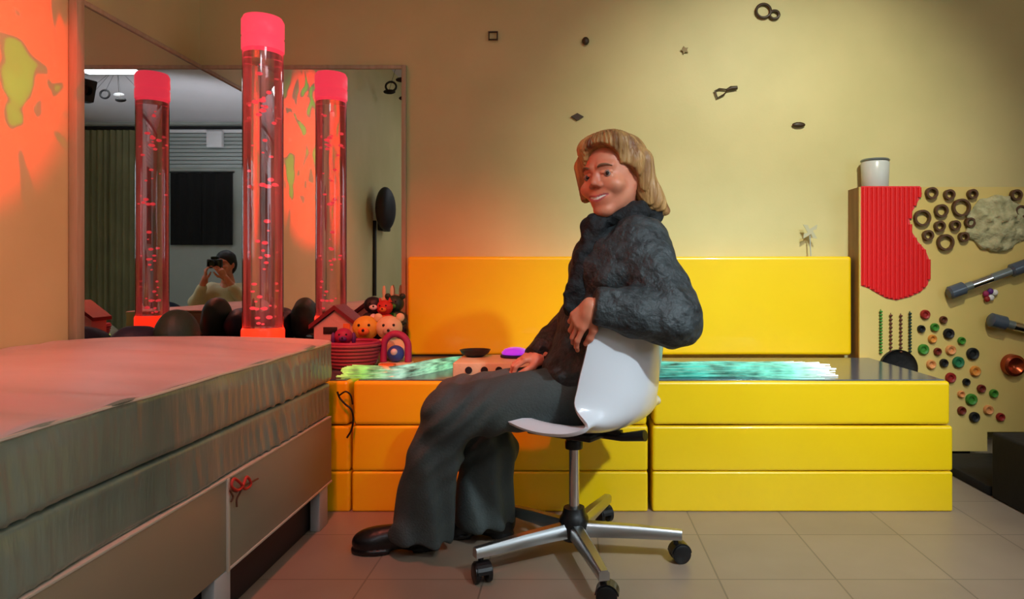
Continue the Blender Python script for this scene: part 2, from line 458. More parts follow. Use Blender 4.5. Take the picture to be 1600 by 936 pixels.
MB().box((bx0+.02, by1-.03, .135), (bx1-.024, by1-.006, .30), .003).build('end_panel', M['panel'], bed)
for (x, y) in ((bx1-.034+.0-.0, by1-.115), (bx1-.034, 1.60), (bx0+.06, by1-.10), (bx1-.034, .1), (bx0+.06, .1)):
    MB().box((x, y, 0), (x+.032 if x > -1 else x+.06, y+.075, .1345 if x > -1 else .30), .003).build('leg', M['leggrey'], bed)
MB().box((bx1-.055, by0+.05, .002), (bx1-.040, by1-.03, .30), .002).build('underbed_shade_panel', M['black'], bed)  # black sheet added to stand for the shade under the bed
# red ribbon pull and black cord
def wig(pts, n=40):
    pts = [Vector(p) for p in pts]; out = []
    for i in range(len(pts)-1):
        p0 = pts[max(i-1, 0)]; p1 = pts[i]; p2 = pts[i+1]; p3 = pts[min(i+2, len(pts)-1)]
        for k in range(n//(len(pts)-1)+1):
            t = k/(n//(len(pts)-1)+1)
            out.append(.5*((2*p1)+(-p0+p2)*t+(2*p0-5*p1+4*p2-p3)*t*t+(-p0+3*p1-3*p2+p3)*t**3))
    out.append(pts[-1]); return out
def bedside(px, py, dx=.006):   # a point on the bed's side plane
    Y = (bx1+dx)*F/(px-CX); return at(px, py, Y)
t = empty('cord_bow', bedside(368, 790), 'small dark red bow with loose cord ends tied to the bed side panel', 'cord')
for q in ([(378, 757), (366, 748), (362, 760), (372, 766), (380, 758)], [(380, 758), (386, 745), (392, 756), (384, 764), (378, 758)]):
    MB().tube(wig([bedside(a, c, .010) for a, c in q]), .0035, 8).build('loop', M['p_red'], t)
for q in ([(378, 760), (370, 768), (360, 766), (364, 776), (361, 784)], [(378, 762), (374, 772), (370, 780), (370, 792)], [(380, 760), (388, 756), (394, 753), (403, 748)]):
    MB().tube(wig([bedside(a, c, .008) for a, c in q]), .0024, 8).build('cord_end', M['b_brown'], t)
def Yp(px, py, Y=2.42): return at(px, py, Y)
c = MB().tube(wig([Yp(527, 612), Yp(531, 622), Yp(540, 632), Yp(549, 640), Yp(552, 655), Yp(549, 672), Yp(542, 684)]), .0035, 8)
c.tube(wig([Yp(530, 618), Yp(540, 612), Yp(548, 618), Yp(551, 632)]), .003, 8)
tag(c.build('power_cord', M['blackpl'], base=True), 'short dark cord dangling between bed end and yellow bench', 'cord')

# ------------------------------------------------------------------ bubble tube
tx, ty = -1.278, 2.84
tr = .078
bt = empty('bubble_tube', (tx, ty, zs[2]+.004), 'tall clear bubble tube glowing red in the mirrored corner', 'bubble tube')
em_red = mat('glowing_red_base', (255, 60, 30), .3, emit=(255, 40, 18), estr=1.6, rgb2=(255, 90, 40))
em_cap = mat('glowing_pink_cap', (255, 110, 125), .35, emit=(255, 56, 84), estr=.8, rgb2=(255, 120, 120), nscale=5)
zb, zt = zs[2]+.004, 1.895
MB().lathe([(0, zb), (.12, zb), (.125, zb+.006), (.125, zb+.05), (.115, zb+.06), (.09, zb+.062), (0, zb+.062)], (tx, ty, 0), 48).build('base', M['blackpl'], bt)
MB().lathe([(0, zb+.063), (.080, zb+.063), (.083, zb+.07), (.083, zb+.145), (.079, zb+.155), (0, zb+.155)], (tx, ty, 0), 48).build('light_ring', em_red, bt)
wm = bpy.data.materials.new('red_lit_water'); wm.use_nodes = True; nt = wm.node_tree; nt.nodes.clear()
o_ = nt.nodes.new('ShaderNodeOutputMaterial'); g_ = nt.nodes.new('ShaderNodeBsdfGlass'); g_.inputs['Color'].default_value = (1, .95, .95, 1); g_.inputs['IOR'].default_value = 1.30
e_ = nt.nodes.new('ShaderNodeEmission'); e_.inputs['Color'].default_value = (1, .10, .09, 1)
a_ = nt.nodes.new('ShaderNodeAddShader')
tc = nt.nodes.new('ShaderNodeTexCoord'); mp = nt.nodes.new('ShaderNodeMapping'); mp.inputs['Scale'].default_value = (30, 30, 2.2)
n_ = nt.nodes.new('ShaderNodeTexNoise'); n_.inputs['Scale'].default_value = 1; n_.inputs['Detail'].default_value = 3
r_ = nt.nodes.new('ShaderNodeMapRange'); r_.inputs['From Min'].default_value = .46; r_.inputs['From Max'].default_value = .75; r_.inputs['To Min'].default_value = .0; r_.inputs['To Max'].default_value = .16
nt.links.new(tc.outputs['Object'], mp.inputs[0]); nt.links.new(mp.outputs[0], n_.inputs['Vector']); nt.links.new(n_.outputs['Fac'], r_.inputs['Value']); nt.links.new(r_.outputs[0], e_.inputs['Strength'])
df = nt.nodes.new('ShaderNodeBsdfDiffuse'); df.inputs[0].default_value = (1, .66, .6, 1); mh = nt.nodes.new('ShaderNodeMixShader'); mh.inputs[0].default_value = .16
nt.links.new(g_.outputs[0], mh.inputs[1]); nt.links.new(df.outputs[0], mh.inputs[2]); nt.links.new(mh.outputs[0], a_.inputs[0]); nt.links.new(e_.outputs[0], a_.inputs[1]); nt.links.new(a_.outputs[0], o_.inputs[0])
MB().lathe([(0, zb+.156), (tr-.004, zb+.156), (tr-.004, zt-.155), (0, zt-.155)], (tx, ty, 0), 64).build('water_column', wm, bt)
am = bpy.data.materials.new('clear_acrylic'); am.use_nodes = True; nt = am.node_tree; nt.nodes.clear()
o_ = nt.nodes.new('ShaderNodeOutputMaterial'); t_ = nt.nodes.new('ShaderNodeBsdfTransparent'); t_.inputs[0].default_value = (1, .95, .95, 1)
g_ = nt.nodes.new('ShaderNodeBsdfGlossy'); g_.inputs['Roughness'].default_value = .04; fr = nt.nodes.new('ShaderNodeFresnel'); fr.inputs[0].default_value = 1.7
x_ = nt.nodes.new('ShaderNodeMixShader'); nt.links.new(fr.outputs[0], x_.inputs[0]); nt.links.new(t_.outputs[0], x_.inputs[1]); nt.links.new(g_.outputs[0], x_.inputs[2]); nt.links.new(x_.outputs[0], o_.inputs[0])
M['acrylic'] = am
s_ = MB().lathe([(tr, zb+.15), (tr, zt-.13)], (tx, ty, 0), 64); s_.build('acrylic_tube', am, bt)
MB().lathe([(0, zt-.14), (tr+.003, zt-.14), (tr+.004, zt-.13), (tr+.004, zt-.092), (tr+.001, zt-.088), (tr+.001, zt-.082), (tr+.004, zt-.078), (tr+.004, zt-.02), (tr-.004, zt-.004), (tr-.02, zt), (0, zt)], (tx, ty, 0), 48).build('cap', em_cap, bt)
bub = MB(); bm_ = mat('bubble_glow', (255, 120, 120), .2, emit=(255, 70, 80), estr=.8)
for k in range(46):
    a = rnd.uniform(0, 6.28); q = rnd.uniform(0, .05); z = rnd.uniform(zb+.17, zt-.18)
    rr = rnd.uniform(.004, .011); bub.ball((tx+q*math.cos(a), ty+q*math.sin(a), z), (rr, rr, rr*.8), 10, 6)
o = bub.build('bubbles', bm_, bt); o['kind'] = 'stuff'

# ------------------------------------------------------------------ fibre optic strands on the bench
fb = MB()
fx0, fx1 = -.86, .97
for k in range(120):
    u = rnd.random(); y0 = 2.50+.30*u**.9; ph = rnd.uniform(0, 6.28); ph2 = rnd.uniform(0, 6.28); am1 = rnd.uniform(.01, .035)
    z0 = zs[2]+.0065+rnd.random()*.030*(1-abs(u-.4))
    xe = fx1-rnd.random()**1.6*.22; xs = fx0+rnd.random()*.05; pts = []
    for j in range(46):
        s = j/45; x = xs+(xe-xs)*s
        y = y0+am1*math.sin(s*9+ph)+.02*math.sin(s*3+ph2)
        z = max(zs[2]+.0065, z0+.006*math.sin(s*14+ph2))
        if x < -.66: y = 2.5+(y-2.5)*.40
        elif x < -.58: y = 2.5+(y-2.5)*(.40+.6*(x+.66)/.08)
        if -.47 < x < -.08: y = max(y, 2.50)*1.0; y = y if y > 2.78 else 2.78+(y-2.5)*.35
        elif -.62 < x <= -.47: w_ = (x+.62)/.15; y = y*(1-w_)+w_*(y if y > 2.78 else 2.78+(y-2.5)*.35)
        elif -.08 <= x < .07: w_ = (.07-x)/.15; y = y*(1-w_)+w_*(y if y > 2.78 else 2.78+(y-2.5)*.35)
        pts.append((x, y, z))
    fb.tube(pts, .0028, 5)
fo = bpy.data.materials.new('glowing_fibre_strands'); fo.use_nodes = True; nt = fo.node_tree; b = nt.nodes['Principled BSDF']
b.inputs['Base Color'].default_value = (.10, .26, .20, 1); b.inputs['Roughness'].default_value = .2
tc = nt.nodes.new('ShaderNodeTexCoord'); sx = nt.nodes.new('ShaderNodeSeparateXYZ'); mr = nt.nodes.new('ShaderNodeMapRange')
mr.inputs['From Min'].default_value = fx0; mr.inputs['From Max'].default_value = fx1
geo = nt.nodes.new('ShaderNodeNewGeometry')
nt.links.new(geo.outputs['Position'], sx.inputs[0]); nt.links.new(sx.outputs['X'], mr.inputs['Value'])
cr = nt.nodes.new('ShaderNodeValToRGB'); els = cr.color_ramp.elements
els[0].position = 0; els[0].color = (.75, .75, .12, 1); els[1].position = 1; els[1].color = (1, 1, .95, 1)
for p, c_ in ((.05, (.45, .9, .15, 1)), (.12, (.55, .85, .65, 1)), (.19, (.35, .8, .42, 1)), (.25, (.05, .55, .35, 1)), (.62, (.05, .5, .4, 1)), (.74, (.08, .62, .5, 1)), (.90, (.25, .85, .65, 1))):
    e = els.new(p); e.color = c_
nt.links.new(mr.outputs[0], cr.inputs[0]); nt.links.new(cr.outputs[0], b.inputs['Emission Color'])
n_ = nt.nodes.new('ShaderNodeTexNoise'); n_.inputs['Scale'].default_value = 14; n_.inputs['Detail'].default_value = 3
mul = nt.nodes.new('ShaderNodeMapRange'); mul.inputs['From Min'].default_value = .35; mul.inputs['From Max'].default_value = .68; mul.inputs['To Min'].default_value = .04; mul.inputs['To Max'].default_value = .85
pw = nt.nodes.new('ShaderNodeMath'); pw.operation = 'POWER'; pw.inputs[1].default_value = 12
ad = nt.nodes.new('ShaderNodeMath'); ad.operation = 'MULTIPLY_ADD'; ad.inputs[1].default_value = .8
nt.links.new(geo.outputs['Position'], n_.inputs['Vector']); nt.links.new(n_.outputs['Fac'], mul.inputs['Value'])
nt.links.new(mr.outputs[0], pw.inputs[0]); nt.links.new(pw.outputs[0], ad.inputs[0]); nt.links.new(mul.outputs[0], ad.inputs[2]); nt.links.new(ad.outputs[0], b.inputs['Emission Strength'])
o = fb.build('fibre_optic_strands', fo, base=True)
tag(o, 'glowing green and white fibre optic strands lying along the yellow bench', 'fibre optics', kind='stuff')

# ------------------------------------------------------------------ dotted activity box and what is on it
zt_ = zs[2]+.0045
ab = empty('activity_box', (-.275, 2.63, zt_), 'flat cream activity box with black holes behind the woman\'s knee', 'activity box')
MB().box((-.44, 2.505, zt_), (-.11, 2.755, .521), .005, 3).build('body', M['p_cream'], ab)
for x in (-.382, -.325, -.272, -.215, -.16):
    MB().lathe([(0, 0), (.012, 0), (.013, .002), (.013, .004), (0, .004)], (x, 2.506, .494), 20, rot=Matrix.Rotation(R(90), 3, 'X')).build('hole', M['black'], ab)
d = MB().lathe([(0, .521), (.03, .521), (.052, .534), (.06, .548), (.057, .548), (.048, .536), (.028, .527), (0, .526)], (-.385, 2.69, 0), 32)
tag(d.build('shallow_dish', M['b_black'], base=True), 'dark shallow dish on the left of the dotted box', 'dish')
pl = empty('touch_lamp', (-.228, 2.67, .5215), 'round purple glowing touch lamp on the dotted box', 'lamp')
em_p = mat('purple_glow', (170, 80, 230), .2, emit=(120, 30, 190), estr=.9, coat=.5)
MB().lathe([(0, .5215), (.055, .5215), (.058, .527), (.05, .533), (0, .533)], (-.228, 2.67, 0), 32).build('base', M['p_navy'], pl)
MB().lathe([(.05, .5335), (.052, .540), (.040, .553), (.02, .559), (0, .560)], (-.228, 2.67, 0), 32).build('dome', em_p, pl)
# ------------------------------------------------------------------ toys in the corner
zt_ = zs[2]+.0045
def soft(name, prims, k, m, parent, lo, hi, h=.004):
    return sdf_obj(name, union(prims, k), lo, hi, h, m, parent)
hx, hy, hz_ = -1.015, 3.00, zt_
th = empty('toy_house', (hx, hy, hz_), 'small pinkish toy house with dark red gable roof at the mirror', 'toy house')
x0, x1, y0, y1 = hx-.095, hx+.085, hy-.05, hy+.06
ze, za = .615, .685
MB().prism([(x0, y0, hz_), (x1, y0, hz_), (x1, y0, ze), (hx-.005, y0, za), (x0, y0, ze)], (0, y1-y0, 0)).build('walls', M['p_house'], th, smooth=False)
r = MB()
for sgn, xe in ((-1, x0-.018), (1, x1+.018)):
    r.prism([(hx-.005, y0-.015, za+.004), (xe, y0-.015, ze-.008), (xe, y0-.015, ze+.010), (hx-.005, y0-.015, za+.024)], (0, y1-y0+.03, 0))
r.build('roof', M['p_roof'], th, smooth=False)
MB().box((hx-.055, y0-.004, .585), (hx+.005, y0-.0003, .615), .0015).build('window', M['b_black'], th)
MB().box((hx-.035, y0-.004, hz_), (hx+.015, y0-.0003, .535), .0015).build('door', M['p_roof'], th)
MB().box((hx+.03, y0-.004, .56), (hx+.06, y0-.0003, .63), .0015).build('shutter', M['p_orange'], th)
# pink basket
bx_, by_ = -.887, 2.775
pb = empty('toy_basket', (bx_, by_, zt_), 'low round rose-pink woven basket on the bench', 'basket')
prof = [(0, zt_), (.072, zt_), (.085, zt_+.02), (.098, zt_+.06), (.102, zt_+.095), (.094, zt_+.095), (.09, zt_+.06), (.078, zt_+.02), (.068, zt_+.008), (0, zt_+.008)]
o = MB().lathe(prof, (bx_, by_, 0), 48).build('bowl', M['p_rose'], pb)
r = MB()
for k in range(7):
    z = zt_+.008+k*.014; rr = .078+.027*(k/6)**.7
    r.torus((bx_, by_, z), rr, .0065, 'Z', 40, 8)
r.build('woven_rows', M['p_rose'], pb)
r = MB()
r.torus((bx_, by_, zt_+.1), .1, .008, 'Z', 40, 8); r.build('rim', M['p_magenta'], pb)

def plush(name, label, c, s, col, col2, ear, rz=0, group='plush toys heaped in the corner', belly=True, snout=None):
    """a sitting soft toy: body, head, ears, arms, legs, snout, eyes; s = height"""
    t = empty(name, c, label, 'plush toy', group)
    k = s/1.0; Rz = Matrix.Rotation(rz, 3, 'Z')
    def W(p): return Vector(c)+Rz@(Vector(p)*k)
    def L(*ps): return [W(p) for p in ps]
    pr = [ell(W((0, 0, .28)), np.array((.25, .22, .28))*k), rcone(W((.2, -.05, .4)), W((.36, -.2, .2)), .09*k, .08*k), rcone(W((-.2, -.05, .4)), W((-.36, -.2, .2)), .09*k, .08*k),
          rcone(W((.15, -.12, .12)), W((.24, -.42, .1)), .12*k, .1*k), rcone(W((-.15, -.12, .12)), W((-.24, -.42, .1)), .12*k, .1*k)]
    lo = np.array(c)-np.array((.62, .62, .02))*k; hi = np.array(c)+np.array((.62, .62, 1.25))*k
    soft('body', pr, .06*k, M[col], t, lo, hi, .055*k)
    hd = [ell(W((0, -.03, .72)), np.array((.27, .24, .25))*k)]
    soft('head', hd, .05*k, M[col], t, lo, hi, .045*k)
    if ear == 'round':
        for q in (-1, 1): MB().ball(W((q*.22, 0, .93)), (.09*k, .05*k, .09*k), 14, 8).build('ear', M[col], t)
    elif ear == 'floppy':
        for q in (-1, 1): MB().ball(W((q*.29, -.03, .66)), (.07*k, .08*k, .18*k), 14, 8).build('ear', M[col2], t)
    elif ear == 'point':
        for q in (-1, 1): MB().lathe([(0, .16*k), (.04*k, .08*k), (.085*k, 0), (0, 0)], W((q*.16, 0, .9)), 14).build('ear', M[col], t)
    elif ear == 'long':
        for q in (-1, 1): MB().ball(W((q*.12, .02, 1.08)), (.06*k, .04*k, .2*k), 14, 8).build('ear', M[col], t)
    if belly: MB().ball(W((0, -.12, .28)), (.17*k, .12*k, .2*k), 16, 10).build('belly_patch', M[col2], t)
    MB().ball(W((0, -.25, .66)), (.12*k, .08*k, .08*k), 14, 8).build('snout', M[snout or col2], t)
    MB().ball(W((0, -.33, .69)), .03*k, 10, 6).build('nose', M['b_black'], t)
    for q in (-1, 1): MB().ball(W((q*.1, -.245, .79)), .028*k, 10, 6).build('eye', M['b_black'], t)
    return t
plush('plush_penguin', 'black and white plush toy leaning at the top left of the toy pile', (-.890, 3.06, .5965), .150, 'p_black', 'p_white', 'none', .3)
plush('plush_bear', 'cream plush bear at the right edge of the toy pile, by the mirror frame', (-.782, 2.925, zt_), .205, 'p_cream', 'p_tan', 'round', .2)
plush('plush_frog', 'dark green plush toy at the top right of the toy pile', (-.805, 3.11, .5965), .155, 'p_green', 'b_green', 'round', -.1)
plush('plush_cat', 'red plush cat with pointed ears in the middle of the toy pile', (-.835, 3.05, .5965), .135, 'p_red', 'p_orange', 'point', 0)
plush('plush_duck', 'yellow and orange plush duck above the pink basket', (-.880, 2.925, zt_), .205, 'p_yellow', 'p_orange', 'none', .1, snout='p_orange')
plush('plush_dog', 'magenta plush dog with purple ears sitting in the pink basket', (-.925, 2.775, zt_+.028), .135, 'p_magenta', 'p_purple', 'floppy', .2)
plush('plush_rabbit', 'cream plush rabbit lying behind the toys, long ears up', (-.850, 3.155, .5965), .15, 'p_cream', 'p_white', 'long', 0)
# heap support: a dark toy bag and a soft drum behind
MB_ = MB().box((-.918, 2.995, zt_), (-.775, 3.20, .596), .012, 3)
tag(MB_.build('toy_chest', M['p_navy'], base=True), 'dark navy toy chest carrying the upper plush toys', 'toy chest')
def lump(name, label, cat, c, r, m, sd):
    c = np.array(c, float); r = np.array(r, float)
    f = lambda P: np.maximum(ell(c+V0(0, 0, r[2]*.92), r)(P)+.008*vnoise(P, 34, sd), c[2]-P[:, 2]+.0005)
    o = sdf_obj(name, f, c-r*1.25, c+V0(r[0]*1.25, r[1]*1.25, r[2]*2.3), .008, M[m]); origin_to_base(o); tag(o, label, cat)
V0 = lambda *a: np.array(a, float)
lump('soft_cushion', 'dark green soft cushion leaning in the mirrored corner left of the bubble tube', 'cushion', (-1.50, 2.62, zt_), (.075, .10, .125), 'p_green', 1)
lump('soft_bolster', 'low navy bolster against the left mirror behind the bed', 'bolster', (-1.64, 2.60, zt_), (.085, .13, .095), 'p_navy', 4)
# arch with blue ball
ar = empty('toy_arch', (-.722, 2.80, zt_), 'magenta soft arch standing over a blue ball', 'toy arch')
pts = [(-.722+.050*math.cos(a), 2.80, zt_+.018+.06+.055*math.sin(a)) for a in [math.pi*k/18 for k in range(19)]]
pts = [(pts[0][0], 2.80, zt_+.02)]+pts+[(pts[-1][0], 2.80, zt_+.02)]
MB().tube(pts, .014, 14).build('arch', M['p_magenta'], ar)
MB().box((-.785, 2.765, zt_), (-.655, 2.835, zt_+.018), .005).build('base', M['p_cream'], ar)
b_ = empty('toy_ball', (-.722, 2.80, zt_+.0185), 'small blue ball with pale spot under the magenta arch', 'ball')
MB().ball((-.722, 2.80, zt_+.0185+.034), .034, 28, 18).build('shell', M['p_blue'], b_)
MB().ball((-.722, 2.771, zt_+.062), (.014, .010, .014), 16, 10).build('spot', M['ceramic'], b_)
o = MB().box((-.765, 2.70, zt_), (-.705, 2.745, zt_+.022), .006).build('toy_brick', M['p_orange'], base=True)
tag(o, 'small orange toy brick in front of the arch', 'toy brick')

# ------------------------------------------------------------------ tactile board
BY = 3.12
tb = empty('tactile_board', (2.0, 3.18, .041), 'wooden tactile wall board with red corrugated shape, rings and coloured knobs', 'tactile board')
L_ = [(1.288, .041), (1.288, 1.234), (2.9, 1.234), (2.9, .128), (1.865, .128), (1.865, .041)]
MB().prism([(x, BY, z) for x, z in L_], (0, .012, 0)).build('face', M['board'], tb, smooth=False)
MB().prism([(x, BY+.012, z) for x, z in [(1.288, .041), (1.288, 1.234), (2.9, 1.234), (2.9, .128), (1.865, .128), (1.865, .041)]], (0, .116, 0)).build('box_body', M['boardside'], tb, smooth=False)
for fx in (1.5, 1.74): MB().box((fx, BY+.02, 0), (fx+.06, YB-.02, .041), .003).build('foot', M['dark'], tb)
def bp(px, py, dy=0): 
    p = at(px, py, BY); p.y = BY+dy; return p
# red corrugated shape: ribs clipped to the outline
out = [(1345, 291), (1437, 291), (1440, 303), (1432, 318), (1424, 332), (1421, 346), (1424, 362), (1434, 378), (1445, 390), (1451, 405), (1453, 425), (1449, 445), (1438, 456), (1420, 464), (1400, 469), (1385, 466), (1370, 458), (1357, 450), (1345, 446)]
def span(x):
    ys = []
    for (ax_, ay_), (bx__, by__) in zip(out, out[1:]+out[:1]):
        if (ax_-x)*(bx__-x) < 0: ys.append(ay_+(by__-ay_)*(x-ax_)/(bx__-ax_))
    return (sorted(ys))
rb = MB()
rb.prism([bp(a, b, -.004) for a, b in out], (0, .004, 0))
x = 1349.5
while x < 1453:
    ys = span(x)
    for a, b in zip(ys[::2], ys[1::2]):
        if b-a > 6: rb.tube([bp(x, a+2, -.004), bp(x, b-2, -.004)], .0085, 10)
    x += 7.2
rb.build('corrugated_shape', M['red'], tb)
for px, py, r in ((1453.5, 302.3, 9.5), (1481, 304.7, 8.5), (1517, 303.8, 8), (1468.4, 329.8, 10.5), (1499.5, 324.7, 14), (1438.8, 341, 13), (1466, 353.7, 8.5), (1490, 352.5, 8.2),
                  (1513, 348, 8), (1503.4, 370.5, 8), (1447.8, 368, 8.5), (1475, 379, 13), (1585, 305.3, 9), (1592, 331, 10), (1597, 350, 7), (1540, 300, 0)):
    if r == 0: continue
    q = (r-1.5)*BY/F
    g = MB(); pr = []
    c = bp(px, py)
    # short tube section standing out of the board
    g.lathe([(q-.0055, 0), (q-.0055, .022), (q+.0035, .022), (q+.0035, 0)], c+Vector((0, 0, 0)), 28, rot=Matrix.Rotation(R(90), 3, 'X'))
    g.build('ring', M['ring'], tb)
fc = bp(1556, 350)
def wool(P): 
    d = ell(fc+Vector((0, -.004, 0)), (.135, .034, .128))(P)
    return d+.010*vnoise(P, 95)+.012*vnoise(P, 40, 3)
sdf_obj('lambswool_patch', wool, fc+Vector((-.17, -.06, -.165)), fc+Vector((.17, .03, .165)), .006, M['fur'], tb)
def bar(a, b, r, label):
    A = bp(*a, -r-.004); B = bp(*b, -r-.004)
    d = (B-A); L = d.length; d.normalize()
    o = MB().tube([A, B], r*.62, 18).build('rattle_tube', M['steelblue'], tb)
    MB().tube([A-d*.02, A-d*.012, A+d*.05, A+d*.058], [r*.7, r, r, r*.7], 18).build('end_cap', M['slate'], o)
    MB().tube([B-d*.058, B-d*.05, B+d*.03], [r*.7, r, r], 18).build('end_cap', M['slate'], o)
    MB().tube([A+d*.09, A+d*(L*.55)], r*.66, 18).build('glitter_band', M['chrome'], o)
bar((1482, 456), (1590, 417), .030, '')
bar((1545, 500), (1640, 524), .032, '')
for k, (px, py, c) in enumerate(((1538, 459, 'p_magenta'), (1546, 465, 'p_white'), (1552, 457, 'p_white'), (1545, 455, 'p_purple'), (1540, 467, 'b_red'))):
    MB().ball(bp(px, py, -.012), (.014, .010, .014), 14, 8).build('bead', M[c], tb)
Kb = [(350, 105, 25, 'b_red'), (445, 133, 20, 'b_brown'), (330, 180, 20, 'b_black'), (400, 172, 22, 'b_green'), (473, 205, 28, 'b_black'), (388, 232, 22, 'b_orange'), (540, 242, 20, 'b_green'), (341, 287, 28, 'b_green'),
      (415, 298, 20, 'b_dkred'), (484, 290, 26, 'b_lorange'), (598, 310, 32, 'b_black'), (382, 365, 24, 'b_lorange'), (448, 358, 22, 'b_black'), (523, 354, 30, 'b_teal'), (612, 400, 27, 'b_orange'), (483, 435, 27, 'b_red'),
      (565, 457, 19, 'b_black'), (643, 492, 22, 'b_dkred'), (708, 517, 22, 'b_green'), (538, 520, 18, 'b_lorange'), (591, 548, 30, 'b_green'), (541, 606, 22, 'b_dkred'), (607, 640, 27, 'b_black'), (680, 602, 25, 'b_lorange'), (743, 640, 22, 'b_red')]
for zx, zy, r, c in Kb:
    px, py = 1340+zx/3.343, 460+zy/3.343; q = r/3.343*BY/F
    g = MB().lathe([(0, .006), (q*.35, .006), (q*.45, .012), (q*.8, .016), (q, .010), (q, 0), (0, 0)], bp(px, py), 20, rot=Matrix.Rotation(R(90), 3, 'X'))
    g.build('knob', M[c], tb)
for i, zx in enumerate((118, 170, 222, 270)):
    px = 1340+zx/3.343; rows = [7, 4, 5, 9][i]; y0 = [90, 110, 112, 100][i]
    g = MB()
    g.tube([bp(px, 460+y0/3.343-4, -.005), bp(px, 552, -.005)], .0016, 6)
    for k in range(14 if i in (0, 3) else 10):
        py = 460+y0/3.343+k*(4.9 if i in (0, 3) else 6.2)
        if py < 553: g.ball(bp(px, py, -.008), (.0075, .0075, .0055), 10, 6)
    g.build('bead_string', M[['b_green', 'b_brown', 'b_brown', 'p_green'][i]], tb)
g = MB().lathe([(0, .004), (.06, .004), (.078, .012), (.084, .02), (.084, 0), (0, 0)], bp(1402, 575), 40, rot=Matrix.Rotation(R(90), 3, 'X')); g.build('black_disc', M['b_black'], tb)
g = MB().lathe([(0, .012), (.018, .02), (.036, .036), (.048, .03), (.05, 0), (0, 0)], bp(1580, 570), 32, rot=Matrix.Rotation(R(90), 3, 'X')); g.build('copper_bell', M['copper'], tb)
# white cup on the board
wc = empty('white_pot', (1.385, 3.18, 1.2345), 'white lidded pot standing on the corner of the tactile board', 'pot')
c0 = (1.387, 3.185, 0)
z0 = 1.2345
MB().lathe([(0, z0), (.052, z0), (.058, z0+.01), (.062, z0+.115), (.058, z0+.122), (0, z0+.122)], c0, 36).build('body', M['ceramic'], wc)
MB().lathe([(0, z0+.1225), (.06, z0+.1225), (.064, z0+.128), (.06, z0+.134), (0, z0+.138)], c0, 36).build('lid', M['steelblue'], wc)
# faint pale pinwheel on the backrest
pw_ = empty('pinwheel', (at(1267, 396, 3.21).x, 3.21, .923), 'tiny pale pinwheel on a thin stick above the yellow backrest', 'pinwheel')
palewhite = mat('pale_translucent', (190, 184, 150), .5)
P0 = at(1265, 362, 3.21); g = MB().tube([(pw_.location.x, 3.21, .923), (P0.x, 3.21, P0.z)], .0028, 8); g.build('stick', M['leggrey'], pw_)
for k in range(4):
    a = k*math.pi/2+.35; u = Vector((math.cos(a), 0, math.sin(a))); v = Vector((-u.z, 0, u.x)); c = P0+Vector((0, -.006, 0))
    MB().prism([c, c+u*.032, c+u*.042+v*.02, c+v*.012], (0, -.003, 0)).build('blade', palewhite, pw_)

# ------------------------------------------------------------------ black mats at the right
o = MB().box((1.575, 2.62, 0), (2.95, 3.10, .038), .006).build('black_floor_mat', M['blackmat'], base=True)
tag(o, 'flat black mat on the floor below the tactile board', 'floor mat')
o = MB().box((1.575, 1.2, .0), (2.95, 2.61, .246), .01, 3).build('black_foam_block', M['blackmat'], base=True)
tag(o, 'black padded foam block at the right edge of the floor', 'foam block')

# ------------------------------------------------------------------ small ornaments on the back wall
orn_m = mat('dark_bronze', (64, 44, 24), .45); orn_p = mat('tan_ornament', (150, 128, 84), .6)
def orn(name, label, fn, m=None):
    g = MB(); fn(g); o = g.build(name, m or orn_m, base=True)
    return tag(o, label, 'wall ornament', 'small ornaments scattered on the back wall')
OY = YB-.006
def wp(px, py, d=0): return at(px, py, YB-.012)+Vector((0, d, 0))
def lp(c, rx, rz_, rot=0, n=22):
    out = []
    for k in range(n):
        a = 2*math.pi*k/n; x = rx*math.cos(a); z = rz_*math.sin(a)
        out.append(c+Vector((x*math.cos(rot)-z*math.sin(rot), 0, x*math.sin(rot)+z*math.cos(rot))))
    return out
orn('wall_ornament', 'bronze double ring ornament high on the wall, largest of them', lambda g: (g.tube(lp(wp(1193, 17), .034, .032), .0065, 8, closed=True), g.tube(lp(wp(1210, 23), .022, .019), .0065, 8, closed=True)))
orn('wall_ornament', 'bronze leaf-shaped loop ornament with a thick dark handle', lambda g: (g.tube([wp(1117, 142), wp(1121, 153), wp(1131, 148), wp(1137, 140), wp(1124, 139)], .0045, 8, closed=True), g.tube([wp(1135, 141), wp(1142, 138), wp(1152, 137)], [.006, .011, .009], 10)))
orn('wall_ornament', 'dark diamond-shaped ornament on the wall above her head', lambda g: g.prism([wp(892, 182), wp(902, 176.5), wp(912, 182), wp(902, 188)], (0, .011, 0)))
orn('wall_ornament', 'dark flat oval ornament on the wall, farthest right', lambda g: g.ball(wp(1248, 195), (.031, .010, .013), 20, 10))
orn('wall_ornament', 'small dark round knob ornament left of centre on the wall', lambda g: g.ball(wp(915, 64), (.017, .011, .019), 16, 10))
orn('wall_ornament', 'faint tan star-shaped ornament on the wall', lambda g: g.prism([wp(1070+(6.5 if k % 2 else 3.5)*math.cos(k*math.pi/5), 78+(6.5 if k % 2 else 3.5)*math.sin(k*math.pi/5)) for k in range(10)], (0, .011, 0)), orn_p)
orn('wall_ornament', 'small square frame ornament on the wall, farthest left', lambda g: g.tube([wp(764, 50), wp(777, 50), wp(777, 62), wp(764, 62)], .005, 6, closed=True))

